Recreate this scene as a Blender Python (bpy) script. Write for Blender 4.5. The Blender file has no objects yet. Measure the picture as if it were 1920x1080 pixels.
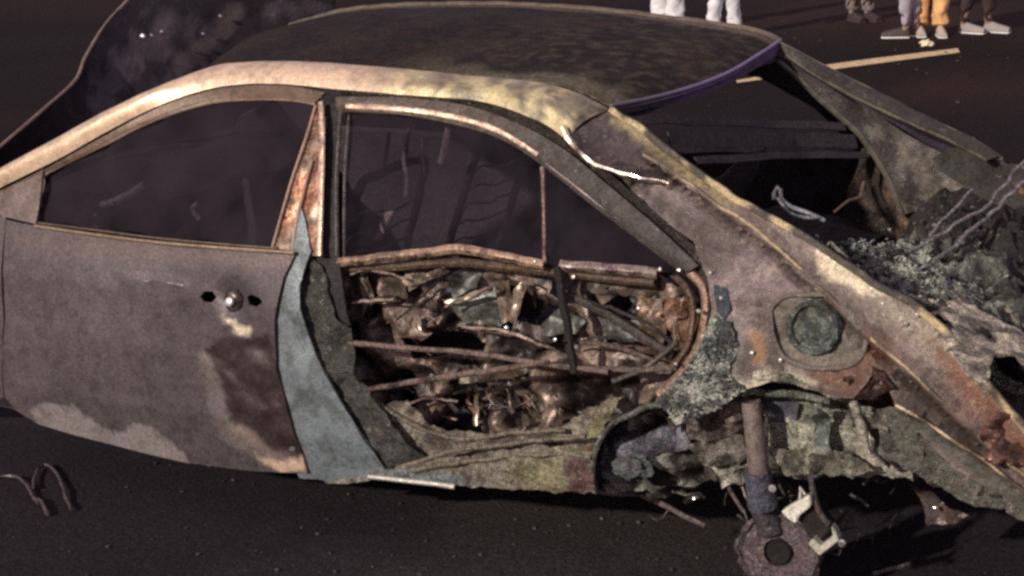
import bpy, bmesh, math, random
from mathutils import Vector, noise, Matrix
from mathutils.geometry import delaunay_2d_cdt
random.seed(11)
SC = bpy.context.scene
COL = SC.collection
# ------------------------------------------------------------------ camera, night sky, light, exposure
cd = bpy.data.cameras.new('camera'); cam = bpy.data.objects.new('camera', cd); COL.objects.link(cam)
cam.matrix_world = Matrix(((-0.88461, 0.09800, -0.45592, -1.42240), (-0.46533, -0.24954, 0.84923, 4.64410), (-0.03055, 0.96339, 0.26635, 2.04070), (0.00000, 0.00000, 0.00000, 1.00000)))
cd.sensor_width = 36; cd.lens = 58.125; cd.clip_start = .05; cd.clip_end = 900
cd.dof.use_dof = False
SC.camera = cam
W = bpy.data.worlds.new('World'); SC.world = W; W.use_nodes = True
wn = W.node_tree.nodes; wl = W.node_tree.links
SUN = Vector((.26, .86, .40)).normalized()          # towards the lamp light
sky = wn.new('ShaderNodeTexSky'); sky.sky_type = 'NISHITA'; sky.sun_disc = False
sky.sun_elevation = math.radians(2); sky.sun_rotation = math.atan2(SUN.x, SUN.y)
mixw = wn.new('ShaderNodeMix'); mixw.data_type = 'RGBA'; mixw.inputs[0].default_value = .97
mixw.inputs[7].default_value = (.345, .275, .36, 1)  # purple ambient fill added to lift the dark parts
wl.new(sky.outputs[0], mixw.inputs[6]); wl.new(mixw.outputs[2], wn['Background'].inputs[0])
wn['Background'].inputs[1].default_value = 1.0
sd_ = bpy.data.lights.new('sun', 'SUN'); sd_.energy = 3.2; sd_.angle = math.radians(1.5); sd_.color = (1, .90, .79)
sun = bpy.data.objects.new('sun', sd_); COL.objects.link(sun)
sun.rotation_euler = SUN.to_track_quat('Z', 'Y').to_euler()
SC.view_settings.view_transform = 'Standard'; SC.view_settings.look = 'None'
SC.view_settings.exposure = 0; SC.view_settings.gamma = 1; SC.view_settings.use_curve_mapping = False
SC.cycles.max_bounces = 4; SC.cycles.diffuse_bounces = 3; SC.cycles.glossy_bounces = 2
SC.cycles.use_denoising = False; SC.cycles.sample_clamp_indirect = 2
SC.cycles.pixel_filter_type = 'BLACKMAN_HARRIS'; SC.cycles.filter_width = 2.9

# ------------------------------------------------------------------ measured outlines of the wreck, metres
# x forward along the car, y towards its left side, z up from the road; two numbers = (x, z) on the left body side
G={
'roof_near':[(1.819,0.549,1.366),(1.717,0.525,1.379),(1.545,0.512,1.387),(1.352,0.511,1.387),(1.121,0.522,1.381),(0.899,0.537,1.373),(0.686,0.551,1.366),(0.538,0.586,1.348),(0.417,0.625,1.313)],
'roof_far':[(2.261,-0.500,1.356),(2.065,-0.500,1.406),(1.877,-0.500,1.433),(1.650,-0.500,1.446),(1.431,-0.500,1.452),(1.220,-0.500,1.451),(0.956,-0.500,1.440),(0.722,-0.500,1.420),(0.441,-0.500,1.391),(0.328,-0.500,1.354)],
'rail_up':[(2.834,0.794,0.897),(2.677,0.770,0.972),(2.546,0.749,1.034),(2.337,0.714,1.133),(2.141,0.671,1.231),(1.959,0.622,1.310),(1.815,0.554,1.363),(1.715,0.527,1.378),(1.544,0.514,1.386),(1.350,0.514,1.386),(1.120,0.525,1.380),(0.898,0.539,1.372),(0.685,0.554,1.365),(0.537,0.588,1.347),(0.416,0.627,1.310)],
'rail_lo':[(2.826,0.815,0.816),(2.655,0.803,0.904),(2.528,0.777,0.975),(2.317,0.744,1.069),(2.119,0.705,1.170),(1.931,0.663,1.256),(1.785,0.632,1.303),(1.656,0.613,1.325),(1.482,0.608,1.332),(1.288,0.614,1.325),(1.066,0.618,1.320),(0.819,0.624,1.314),(0.636,0.655,1.280),(0.564,0.670,1.253),(0.524,0.681,1.232)],
'fd_out':[(2.665,0.794,0.895),(2.536,0.771,0.963),(2.325,0.738,1.057),(2.125,0.699,1.156),(1.937,0.657,1.245),(1.788,0.629,1.292),(1.659,0.610,1.315),(1.486,0.604,1.323),(1.341,0.615,1.310)],
'fd_in':[(2.527,0.790,0.902),(2.358,0.748,1.010),(2.307,0.734,1.045),(2.126,0.703,1.126),(1.934,0.665,1.212),(1.743,0.639,1.266),(1.587,0.631,1.282),(1.452,0.628,1.285),(1.369,0.634,1.279)],
'sail':[(2.682,0.883),(2.528,0.958),(2.353,1.045),(2.343,0.880),(2.507,0.892),(2.655,0.869)],
'fdoor':[(2.473,0.883),(2.336,0.875),(2.080,0.871),(1.823,0.870),(1.560,0.874),(1.327,0.877),(1.359,0.811),(1.384,0.685),(1.384,0.541),(1.359,0.428),(1.331,0.294),(1.315,0.210),(1.510,0.184),(1.782,0.167),(2.108,0.182),(2.411,0.199),(2.503,0.236),(2.538,0.280),(2.479,0.559)],
'fend':[(2.481,0.889),(2.650,0.884),(3.185,0.803),(3.346,0.110),(2.716,0.271),(2.548,0.272),(2.484,0.558)],
'hole_l':[(1.659,0.726),(1.641,0.744),(1.613,0.745),(1.599,0.729),(1.615,0.712),(1.643,0.712)],
'hole_r':[(1.491,0.740),(1.472,0.751),(1.437,0.745),(1.426,0.734),(1.446,0.718),(1.477,0.720)],
'handle':[(1.539,0.732)],
'p_light':[(2.425,0.245),(2.372,0.283),(2.282,0.301),(2.192,0.291),(2.114,0.241),(2.062,0.227),(1.971,0.271),(1.903,0.280),(1.838,0.239),(1.784,0.201),(1.779,0.160),(2.111,0.172),(2.413,0.191)],
'p_red':[(1.642,0.575),(1.570,0.613),(1.473,0.611),(1.404,0.648),(1.376,0.526),(1.340,0.380),(1.312,0.254),(1.415,0.259),(1.505,0.299),(1.562,0.330),(1.578,0.406),(1.602,0.497)],
'p_grey':[(1.558,0.331),(1.578,0.406),(1.602,0.497),(1.642,0.575),(1.676,0.521),(1.651,0.387),(1.613,0.267),(1.463,0.218),(1.415,0.259)],
'p_beige':[(1.520,0.249),(1.458,0.241),(1.400,0.239),(1.318,0.264),(1.323,0.216),(1.409,0.197),(1.463,0.218)],
'p_beige2':[(1.576,0.337),(1.499,0.325),(1.443,0.267),(1.476,0.252),(1.539,0.279),(1.584,0.305)],
'p_scratch':[(1.580,0.677),(1.530,0.660),(1.471,0.656),(1.468,0.641),(1.501,0.618),(1.531,0.627),(1.538,0.646)],
'p_dark':[(1.758,0.836),(1.384,0.839),(1.395,0.620),(1.611,0.579),(1.814,0.638)],
'p_top':[(2.449,0.855),(1.330,0.874),(1.336,0.836),(1.818,0.815),(2.444,0.788)],
'belt':[(2.337,0.834,0.876),(2.077,0.844,0.872),(1.819,0.851,0.871),(1.557,0.852,0.877),(1.325,0.850,0.884)],
'belt2':[(2.339,0.816,0.882),(2.092,0.826,0.881),(1.833,0.833,0.879),(1.570,0.835,0.883),(1.397,0.834,0.887)],
'swage':[(1.961,0.872,0.754),(1.892,0.874,0.752),(1.812,0.875,0.754),(1.719,0.877,0.754)],
'bpil_low':[(1.349,1.018),(1.312,0.960),(1.280,0.890),(1.310,0.797),(1.303,0.722),(1.262,0.616),(1.201,0.512),(1.136,0.405),(1.073,0.314),(1.042,0.259),(1.206,0.193),(1.362,0.182),(1.428,0.515),(1.413,0.742),(1.357,0.869)],
'bpil_up':[(1.380,1.285),(1.292,1.283),(1.257,1.088),(1.205,0.874),(1.152,0.680),(1.248,0.688),(1.317,0.834),(1.269,0.884),(1.309,1.084)],
'bp_strip':[(1.349,0.636,1.288),(1.317,0.684,1.206),(1.290,0.740,1.091),(1.265,0.799,0.963),(1.250,0.836,0.878)],
'bp_rust':[(1.363,1.278),(1.315,1.190),(1.240,0.877),(1.311,0.874),(1.346,0.985),(1.349,0.883),(1.419,0.886),(1.399,1.068),(1.376,1.201)],
'bp_edge':[(1.362,0.643,1.280),(1.369,0.689,1.196),(1.392,0.753,1.063),(1.414,0.834,0.887)],
'bp_edge2':[(1.333,0.721,1.132),(1.345,0.789,0.986),(1.343,0.834,0.885)],
'jamb':[(1.298,0.872),(1.247,0.843),(1.196,0.712),(1.147,0.678),(1.131,0.546),(1.038,0.444),(0.909,0.300),(1.059,0.241),(1.103,0.332),(1.185,0.440),(1.269,0.609),(1.323,0.722),(1.329,0.790)],
'jamb_edge':[(1.315,0.847,0.795),(1.309,0.865,0.720),(1.268,0.874,0.613),(1.207,0.879,0.509),(1.142,0.877,0.402),(1.079,0.870,0.310),(1.048,0.860,0.255)],
'rd_out':[(1.301,0.619,1.297),(1.071,0.612,1.305),(0.855,0.622,1.294),(0.673,0.649,1.254),(0.530,0.678,1.202),(0.386,0.716,1.124),(0.215,0.760,1.024),(0.096,0.791,0.945)],
'rd_in':[(1.284,0.627,1.267),(1.064,0.628,1.266),(0.865,0.639,1.245),(0.739,0.652,1.221),(0.611,0.680,1.171),(0.448,0.720,1.084),(0.276,0.759,0.997),(0.133,0.788,0.924)],
'gut_out':[(1.294,0.606,1.320),(1.072,0.609,1.317),(0.824,0.615,1.311),(0.642,0.645,1.277),(0.529,0.670,1.230),(0.389,0.708,1.158),(0.218,0.753,1.057),(0.089,0.786,0.973),(0.056,0.818,0.899)],
'gut_in':[(1.304,0.593,1.293),(1.087,0.586,1.300),(0.869,0.597,1.289),(0.687,0.622,1.248),(0.543,0.651,1.196),(0.399,0.689,1.118),(0.226,0.734,1.017),(0.118,0.766,0.937),(0.081,0.792,0.862)],
'rd_chrome':[(1.258,0.636,1.281),(1.058,0.636,1.281),(0.878,0.644,1.267),(0.735,0.660,1.239),(0.606,0.688,1.187)],
'rd_front1':[(1.281,0.631,1.270),(1.248,0.722,1.091),(1.199,0.818,0.878)],
'rd_front2':[(1.263,0.616,1.260),(1.233,0.703,1.088),(1.188,0.800,0.867)],
'crease_g':[(0.259,0.707,1.181),(0.088,0.744,1.088),(-0.082,0.776,0.997),(-0.219,0.808,0.903),(-0.306,0.819,0.835),(-0.376,0.826,0.777),(-0.511,0.829,0.677),(-0.643,0.822,0.570)],
'crease2_g':[(0.524,0.681,1.232),(0.442,0.716,1.168),(0.350,0.728,1.142),(0.271,0.733,1.128)],
'rd_line':[(0.606,0.689,1.182),(0.443,0.730,1.095),(0.272,0.768,1.010),(0.132,0.798,0.935)],
'rd_line2':[(0.522,0.688,1.198),(0.382,0.727,1.119),(0.211,0.771,1.018),(0.110,0.799,0.946)],
'div':[(0.601,0.673,1.152),(0.574,0.728,1.034),(0.545,0.786,0.910)],
'rbelt1':[(1.203,0.803,0.855),(1.018,0.795,0.890),(0.916,0.787,0.906),(0.814,0.779,0.925),(0.648,0.783,0.916),(0.544,0.788,0.906)],
'rbelt2':[(0.501,0.777,0.908),(0.379,0.775,0.911),(0.218,0.772,0.912)],
'rbelt3':[(1.183,0.770,0.828),(1.004,0.763,0.856),(0.814,0.757,0.881),(0.679,0.757,0.881),(0.531,0.757,0.880),(0.234,0.755,0.880)],
'post':[(0.506,0.788,0.905),(0.482,0.810,0.824),(0.452,0.835,0.715),(0.435,0.843,0.629)],
'rd_rear':[(0.132,0.788,0.934),(0.082,0.804,0.893),(0.070,0.820,0.827),(0.078,0.836,0.759),(0.113,0.850,0.687),(0.184,0.860,0.607)],
'rd_rear2':[(0.182,0.762,0.908),(0.127,0.775,0.859),(0.115,0.789,0.799),(0.124,0.804,0.737),(0.165,0.814,0.669)],
'bar1':[(1.158,0.842,0.630),(0.968,0.842,0.637),(0.760,0.841,0.646),(0.560,0.841,0.643),(0.337,0.841,0.645)],
'bar2':[(1.098,0.849,0.495),(0.898,0.849,0.552),(0.726,0.845,0.595),(0.557,0.842,0.640),(0.512,0.841,0.649)],
'bar3':[(0.571,0.822,0.633),(0.409,0.822,0.641),(0.285,0.820,0.650),(0.150,0.813,0.671)],
'bar4':[(0.447,0.806,0.707),(0.337,0.806,0.705),(0.244,0.806,0.686),(0.139,0.804,0.655)],
'bar5':[(0.482,0.762,0.819),(0.367,0.771,0.781),(0.239,0.782,0.724),(0.175,0.783,0.691)],
'bar6':[(0.330,0.824,0.614),(0.239,0.818,0.661),(0.153,0.804,0.741)],
'rd_back':[(1.281,0.700,0.833),(0.875,0.680,0.891),(0.569,0.680,0.873),(0.241,0.700,0.887),(0.107,0.740,0.845),(0.142,0.720,0.703),(0.260,0.700,0.515),(0.500,0.640,0.389),(0.862,0.620,0.301),(1.167,0.640,0.301),(1.264,0.700,0.580)],
'rdhole':[(0.572,0.856),(0.534,0.874),(0.484,0.857),(0.471,0.810),(0.493,0.780),(0.541,0.772),(0.578,0.799)],
'rdhole2':[(0.915,0.758),(0.875,0.798),(0.822,0.774),(0.826,0.716),(0.886,0.702)],
'rdhole3':[(0.407,0.789),(0.357,0.828),(0.323,0.798),(0.350,0.760),(0.397,0.760)],
'rdhole4':[(0.402,0.727),(0.365,0.745),(0.346,0.705),(0.400,0.677)],
'rdhole5':[(1.080,0.610),(0.903,0.639),(0.783,0.631),(0.800,0.598),(1.045,0.544)],
'rdhole6':[(0.734,0.740),(0.602,0.733),(0.600,0.697),(0.716,0.691)],
'sh00_c1':[(1.051,0.735,0.808),(0.927,0.774,0.843),(0.868,0.770,0.866),(0.868,0.741,0.847),(0.941,0.755,0.812),(1.006,0.752,0.789)],
'sh01_c1':[(1.029,0.725,0.821),(0.898,0.766,0.841),(1.018,0.719,0.768),(1.023,0.751,0.800)],
'sh02_c2':[(0.859,0.771,0.860),(0.875,0.718,0.806),(0.942,0.758,0.746),(0.980,0.726,0.717),(0.978,0.772,0.738)],
'sh03_c3':[(0.873,0.756,0.831),(0.842,0.710,0.854),(0.794,0.703,0.841),(0.783,0.758,0.810),(0.880,0.712,0.756)],
'sh04_c3':[(0.906,0.713,0.754),(0.754,0.701,0.806),(0.680,0.729,0.782),(0.734,0.698,0.689),(0.849,0.711,0.688)],
'sh05_c1':[(0.901,0.730,0.759),(0.827,0.767,0.773),(0.713,0.766,0.823),(0.720,0.763,0.811),(0.834,0.756,0.757),(0.878,0.761,0.757)],
'sh06_c4':[(0.746,0.714,0.818),(0.675,0.751,0.842),(0.684,0.720,0.717),(0.712,0.738,0.706)],
'sh07_c1':[(0.668,0.745,0.810),(0.644,0.732,0.836),(0.625,0.753,0.832),(0.668,0.731,0.721),(0.679,0.743,0.716)],
'sh08_c3':[(0.612,0.704,0.697),(0.528,0.735,0.776),(0.463,0.703,0.737),(0.483,0.731,0.704),(0.553,0.757,0.695)],
'sh09_c5':[(0.498,0.729,0.801),(0.397,0.737,0.836),(0.325,0.725,0.788),(0.360,0.754,0.762),(0.463,0.703,0.752)],
'sh10_c3':[(0.427,0.710,0.750),(0.293,0.727,0.762),(0.246,0.692,0.698),(0.316,0.747,0.705),(0.383,0.738,0.710)],
'sh11_c4':[(0.488,0.763,0.871),(0.476,0.722,0.870),(0.439,0.769,0.818),(0.476,0.758,0.803)],
'sh12_c2':[(0.498,0.693,0.852),(0.250,0.716,0.861),(0.247,0.688,0.816),(0.431,0.733,0.824)],
'sh13_c6':[(1.214,0.726,0.790),(1.151,0.734,0.831),(1.138,0.733,0.735),(1.160,0.735,0.668),(1.201,0.747,0.667)],
'sh14_c4':[(1.179,0.745,0.802),(1.163,0.733,0.810),(1.150,0.732,0.733),(1.167,0.736,0.667),(1.163,0.765,0.679)],
'sh15_c4':[(1.138,0.762,0.742),(1.039,0.772,0.764),(1.068,0.723,0.730),(1.127,0.775,0.731)],
'sh16_c2':[(1.159,0.694,0.804),(1.020,0.741,0.813),(1.020,0.732,0.747),(1.128,0.693,0.709)],
'sh17_c6':[(1.162,0.731,0.683),(1.043,0.713,0.707),(0.985,0.755,0.645),(1.107,0.738,0.609),(1.173,0.735,0.617)],
'sh18_c1':[(1.013,0.734,0.684),(0.970,0.767,0.714),(0.961,0.764,0.666),(0.949,0.737,0.641),(0.981,0.734,0.623),(0.988,0.785,0.653)],
'sh19_c1':[(0.953,0.759,0.698),(0.932,0.743,0.699),(0.900,0.787,0.692),(0.930,0.783,0.688)],
'sh20_c4':[(0.814,0.756,0.700),(0.787,0.729,0.689),(0.661,0.771,0.699),(0.638,0.737,0.677),(0.766,0.766,0.686)],
'sh21_c6':[(0.690,0.715,0.714),(0.600,0.728,0.713),(0.542,0.746,0.678),(0.653,0.694,0.618),(0.684,0.730,0.673)],
'sh22_c7':[(0.288,0.755,0.837),(0.220,0.752,0.836),(0.194,0.772,0.756),(0.210,0.777,0.697),(0.277,0.765,0.715)],
'sh23_c8':[(0.217,0.740,0.833),(0.130,0.788,0.862),(0.113,0.748,0.803),(0.131,0.748,0.727),(0.170,0.765,0.728),(0.197,0.771,0.770)],
'sh24_c7':[(0.227,0.736,0.772),(0.142,0.757,0.758),(0.144,0.753,0.668),(0.231,0.729,0.635),(0.246,0.766,0.704)],
'sh25_c1':[(0.165,0.754,0.834),(0.127,0.795,0.869),(0.148,0.765,0.825),(0.175,0.758,0.796)],
'sh26_c6':[(0.489,0.688,0.637),(0.327,0.724,0.682),(0.251,0.682,0.633),(0.339,0.699,0.612)],
'sh27_c2':[(1.241,0.636,0.393),(1.007,0.674,0.453),(0.895,0.682,0.421),(0.975,0.644,0.347),(1.134,0.658,0.346)],
'sh28_c6':[(1.051,0.662,0.444),(0.844,0.639,0.489),(0.742,0.633,0.459),(0.847,0.643,0.382),(1.032,0.639,0.371)],
'sh29_c2':[(0.730,0.654,0.500),(0.600,0.637,0.528),(0.572,0.665,0.428),(0.707,0.639,0.367)],
'sh30_c2':[(0.865,0.694,0.544),(0.616,0.703,0.578),(0.724,0.663,0.520),(0.874,0.711,0.499)],
'coil00':[(0.831,0.678,0.469),(0.846,0.664,0.436),(0.839,0.677,0.365)],
'coil01':[(1.027,0.618,0.444),(1.008,0.629,0.415),(1.052,0.620,0.349)],
'coil02':[(1.015,0.622,0.456),(1.004,0.613,0.407),(0.979,0.635,0.378)],
'coil03':[(0.953,0.689,0.450),(0.967,0.676,0.410),(0.976,0.684,0.384)],
'coil04':[(0.774,0.636,0.499),(0.787,0.623,0.451),(0.778,0.628,0.429)],
'coil05':[(0.595,0.602,0.476),(0.583,0.605,0.445),(0.625,0.591,0.409)],
'coil06':[(0.722,0.694,0.485),(0.726,0.695,0.452),(0.696,0.712,0.432)],
'coil07':[(0.766,0.698,0.502),(0.778,0.692,0.462),(0.777,0.713,0.435)],
'coil08':[(0.645,0.608,0.502),(0.646,0.628,0.467),(0.647,0.637,0.451)],
'coil09':[(0.883,0.634,0.453),(0.899,0.620,0.405),(0.844,0.654,0.374)],
'coil10':[(0.918,0.679,0.467),(0.939,0.665,0.424),(0.896,0.681,0.398)],
'coil11':[(0.581,0.669,0.494),(0.586,0.668,0.462),(0.547,0.690,0.444)],
'coil12':[(0.747,0.618,0.460),(0.746,0.620,0.423),(0.735,0.638,0.407)],
'sill':[(1.255,0.193),(1.034,0.265),(0.885,0.321),(0.708,0.373),(0.539,0.421),(0.359,0.436),(0.362,0.312),(0.483,0.292),(0.616,0.278),(0.808,0.253),(1.041,0.240),(1.198,0.195)],
'sill_in':[(1.117,0.422),(0.986,0.476),(0.919,0.400),(0.744,0.407),(0.491,0.463),(0.360,0.555),(0.298,0.581),(0.361,0.482),(0.393,0.399),(0.576,0.379),(0.749,0.331),(0.933,0.276),(1.010,0.252)],
'sill_strip':[(1.092,0.884,0.241),(0.964,0.885,0.249),(0.856,0.886,0.256),(0.800,0.886,0.257)],
'sill_step1':[(1.002,0.864,0.276),(0.878,0.873,0.329),(0.753,0.876,0.375),(0.549,0.877,0.431),(0.386,0.878,0.465)],
'sill_step2':[(0.941,0.889,0.286),(0.706,0.899,0.358),(0.521,0.901,0.406),(0.364,0.901,0.421)],
'sill_step3':[(1.089,0.838,0.462),(0.949,0.836,0.400),(0.809,0.836,0.384),(0.636,0.837,0.426),(0.470,0.838,0.460)],
'p_sillblue':[(1.197,0.199),(1.034,0.265),(0.802,0.294),(0.779,0.272),(0.808,0.253),(1.041,0.240)],
'p_sillyel':[(0.608,0.360),(0.443,0.401),(0.432,0.307),(0.549,0.283),(0.612,0.309)],
'p_sillred':[(0.433,0.406),(0.357,0.436),(0.362,0.312),(0.433,0.299)],
'p_arch_y':[(0.329,0.582),(0.268,0.607),(0.329,0.511),(0.359,0.430),(0.432,0.419)],
'arch_edge':[(0.366,0.880,0.312),(0.368,0.886,0.378),(0.347,0.888,0.456),(0.302,0.889,0.519),(0.234,0.885,0.567),(0.153,0.879,0.600)],
'arch_in':[(0.444,0.717,0.237),(0.443,0.730,0.309),(0.419,0.736,0.392),(0.371,0.738,0.457),(0.298,0.739,0.510),(0.213,0.736,0.545)],
'quarter':[(0.525,1.237),(0.478,1.287),(0.416,1.310),(0.317,1.272),(0.164,1.186),(0.006,1.108),(-0.127,1.055),(-0.244,1.000),(-0.357,0.944),(-0.467,0.894),(-0.548,0.834),(-0.644,0.734),(-0.750,0.608),(-0.916,0.437),(-0.860,0.360),(-0.748,0.417),(-0.697,0.452),(-0.583,0.509),(-0.464,0.619),(-0.449,0.651),(-0.408,0.707),(-0.380,0.731),(-0.332,0.666),(-0.280,0.661),(-0.198,0.697),(-0.117,0.684),(-0.042,0.649),(0.019,0.593),(0.118,0.550),(0.175,0.601),(0.115,0.674),(0.058,0.756),(0.041,0.851),(0.065,0.927),(0.116,1.006),(0.213,1.059),(0.368,1.157)],
'crease':[(0.281,1.211),(0.078,1.114),(-0.091,1.023),(-0.228,0.929),(-0.316,0.865),(-0.386,0.806),(-0.522,0.708),(-0.653,0.596),(-0.781,0.490)],
'crease2':[(0.534,1.261),(0.438,1.192),(0.355,1.168),(0.275,1.152),(0.197,1.146)],
'crease3':[(0.073,1.002),(-0.027,0.999),(-0.124,0.993),(-0.222,0.972)],
'crease4':[(0.035,0.851),(-0.048,0.861),(-0.116,0.870)],
'crease5':[(-0.438,0.662),(-0.501,0.633),(-0.592,0.581),(-0.669,0.536),(-0.770,0.461)],
'q_top':[(0.416,1.310),(0.317,1.272),(0.164,1.186),(0.006,1.108),(-0.127,1.055),(-0.244,1.000),(-0.357,0.944),(-0.467,0.894),(-0.548,0.834),(-0.644,0.734),(-0.750,0.608),(-0.781,0.490),(-0.653,0.596),(-0.522,0.708),(-0.386,0.806),(-0.228,0.929),(-0.091,1.023),(0.078,1.114),(0.281,1.211)],
'q_yel':[(0.404,1.299),(0.333,1.278),(0.230,1.218),(0.116,1.166),(0.007,1.114),(0.048,1.105),(0.158,1.157),(0.259,1.216),(0.361,1.263)],
'q_darkC':[(0.525,1.237),(0.478,1.287),(0.416,1.310),(0.264,1.240),(0.158,1.157),(0.185,1.143),(0.290,1.149),(0.421,1.188)],
'q_darkD':[(0.524,1.232),(0.368,1.157),(0.213,1.059),(0.116,1.006),(0.065,0.927),(0.030,0.936),(0.068,1.015),(0.181,1.085),(0.336,1.153)],
'q_cream':[(-0.202,1.008),(-0.285,0.988),(-0.355,0.956),(-0.400,0.917),(-0.350,0.907),(-0.295,0.928),(-0.252,0.949),(-0.215,0.971)],
'q_speck':[(-0.363,0.908),(-0.520,0.870),(-0.616,0.777),(-0.579,0.774),(-0.475,0.816),(-0.381,0.859)],
'q_rust':[(-0.500,0.818),(-0.575,0.811),(-0.658,0.718),(-0.789,0.572),(-0.769,0.503),(-0.665,0.599),(-0.560,0.708)],
'q_rust2':[(-0.290,0.865),(-0.370,0.846),(-0.428,0.774),(-0.380,0.731),(-0.332,0.666),(-0.252,0.692),(-0.196,0.727),(-0.298,0.775)],
'q_low':[(-0.379,0.744),(-0.444,0.737),(-0.589,0.632),(-0.694,0.536),(-0.658,0.518),(-0.568,0.563),(-0.463,0.632)],
'q_under':[(-0.384,0.671),(-0.449,0.647),(-0.593,0.571),(-0.721,0.483),(-0.919,0.375),(-0.861,0.346),(-0.698,0.439),(-0.465,0.605),(-0.398,0.646)],
'q_org':[(-0.065,0.820),(-0.094,0.810),(-0.108,0.745),(-0.088,0.717),(-0.070,0.741)],
'q_ash':[(0.059,0.769),(0.040,0.838),(-0.009,0.829),(-0.034,0.778),(-0.020,0.696),(-0.063,0.659),(0.019,0.593),(0.118,0.550),(0.175,0.601),(0.115,0.674)],
'q_cream2':[(-0.041,0.681),(-0.116,0.713),(-0.197,0.711),(-0.252,0.685),(-0.198,0.684),(-0.117,0.675),(-0.049,0.643)],
'q_frame':[(-0.111,0.864),(-0.140,0.897),(-0.205,0.907),(-0.285,0.905),(-0.342,0.869),(-0.355,0.806),(-0.326,0.752),(-0.249,0.732),(-0.168,0.743),(-0.125,0.799)],
'fuel':[(-0.223,0.831)],
'fuel_f':[(-0.234,0.828)],
'q_lowpanel':[(-0.373,0.798,0.620),(-0.437,0.790,0.638),(-0.582,0.780,0.560),(-0.711,0.765,0.477),(-0.840,0.745,0.351),(-0.739,0.760,0.403),(-0.588,0.778,0.413),(-0.483,0.791,0.464),(-0.404,0.801,0.512)],
'q_lowpanel2':[(-0.373,0.620),(-0.437,0.638),(-0.582,0.560),(-0.711,0.477),(-0.840,0.351),(-0.739,0.398),(-0.588,0.408),(-0.483,0.462),(-0.404,0.512)],
'lp_hole':[(-0.441,0.619),(-0.450,0.634),(-0.462,0.624),(-0.454,0.607)],
'q_upedge':[(0.416,0.627,1.310),(0.317,0.659,1.272),(0.164,0.701,1.186),(0.006,0.730,1.108),(-0.127,0.745,1.055),(-0.244,0.761,1.000),(-0.357,0.776,0.944),(-0.467,0.788,0.894),(-0.548,0.794,0.834),(-0.644,0.806,0.734),(-0.750,0.806,0.608)],
'marker':[(0.052,0.813,0.944),(0.028,0.816,0.935),(0.003,0.830,0.901),(-0.008,0.842,0.856),(0.006,0.850,0.828),(0.026,0.847,0.846),(0.041,0.834,0.898)],
'hdr':[(0.428,0.600,1.310),(0.397,0.400,1.302),(0.360,0.170,1.303),(0.328,-0.050,1.317),(0.333,-0.300,1.332),(0.332,-0.500,1.351)],
'hdr_low':[(0.430,0.580,1.287),(0.405,0.380,1.280),(0.368,0.150,1.277),(0.335,-0.070,1.291),(0.336,-0.310,1.304),(0.335,-0.500,1.319)],
'fc_up':[(0.332,-0.500,1.354),(0.215,-0.530,1.289),(0.082,-0.560,1.221),(-0.071,-0.580,1.145),(-0.269,-0.620,1.050),(-0.367,-0.640,0.987)],
'fc_mid':[(0.340,-0.500,1.337),(0.205,-0.500,1.255),(0.069,-0.520,1.181),(-0.083,-0.540,1.111),(-0.230,-0.570,1.046),(-0.326,-0.600,0.988)],
'fc_in':[(0.349,-0.500,1.312),(0.265,-0.520,1.233),(0.162,-0.540,1.139),(0.075,-0.550,1.063),(0.023,-0.560,0.991),(-0.030,-0.570,0.899),(-0.065,-0.580,0.802)],
'fc_base':[(0.340,-0.500,1.330),(0.232,-0.530,1.250),(0.116,-0.560,1.172),(0.002,-0.600,1.102),(-0.117,-0.620,1.027),(-0.219,-0.630,0.979),(-0.292,-0.630,0.862)],
'far_edge':[(-0.269,-0.620,1.050),(-0.347,-0.660,0.981),(-0.390,-0.700,0.956),(-0.531,-0.750,0.924),(-0.786,-0.800,0.863)],
'far_edge_lo':[(-0.136,-0.620,0.975),(-0.241,-0.620,0.904),(-0.345,-0.620,0.850),(-0.555,-0.660,0.789),(-0.808,-0.700,0.732)],
'shelf_f':[(0.396,0.550,1.270),(0.349,0.200,1.211),(0.261,-0.200,1.143),(0.119,-0.520,1.087)],
'shelf_m':[(0.286,0.550,1.223),(0.250,0.200,1.164),(0.208,-0.200,1.096),(0.083,-0.520,1.043)],
'shelf_r':[(0.189,0.600,1.183),(0.185,0.200,1.114),(0.156,-0.200,1.052),(0.052,-0.540,0.996)],
'shelf_d':[(0.009,0.600,1.063),(0.022,0.300,1.008),(0.052,-0.200,0.909),(0.013,-0.540,0.854)],
'pinkpatch':[(0.384,0.450,1.272),(0.321,0.100,1.263),(0.273,0.050,1.227),(0.299,0.200,1.223),(0.344,0.450,1.259)],
'rod1':[(-0.310,0.120,0.800),(-0.369,-0.080,0.852),(-0.422,-0.250,0.905),(-0.488,-0.450,0.970)],
'rod2':[(-0.291,-0.050,0.871),(-0.327,-0.180,0.926),(-0.349,-0.300,0.959)],
'rod3':[(-0.261,0.100,0.840),(-0.347,-0.100,0.896),(-0.405,-0.250,0.925),(-0.467,-0.500,1.019)],
'wireA':[(0.048,0.350,1.032),(0.043,0.350,1.067),(0.027,0.350,1.068),(0.027,0.350,1.034),(-0.004,0.330,1.009),(-0.047,0.320,0.992),(-0.079,0.300,0.971)],
'wireB':[(0.033,0.360,1.040),(0.009,0.360,1.003),(-0.038,0.340,0.987),(-0.070,0.320,0.982)],
'wireC':[(-0.048,0.100,0.951),(-0.072,0.050,0.974),(-0.092,0,0.981),(-0.089,-0.050,1.015)],
'trfloor':[(0.124,0.450,1.032),(0.055,0.200,0.993),(-0.053,-0.300,0.912),(-0.257,-0.550,0.910),(-0.565,-0.600,0.803),(-0.859,0.200,0.744),(-0.783,0.600,0.682),(-0.602,0.620,0.777),(-0.397,0.620,0.887),(-0.200,0.620,0.988)],
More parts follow.
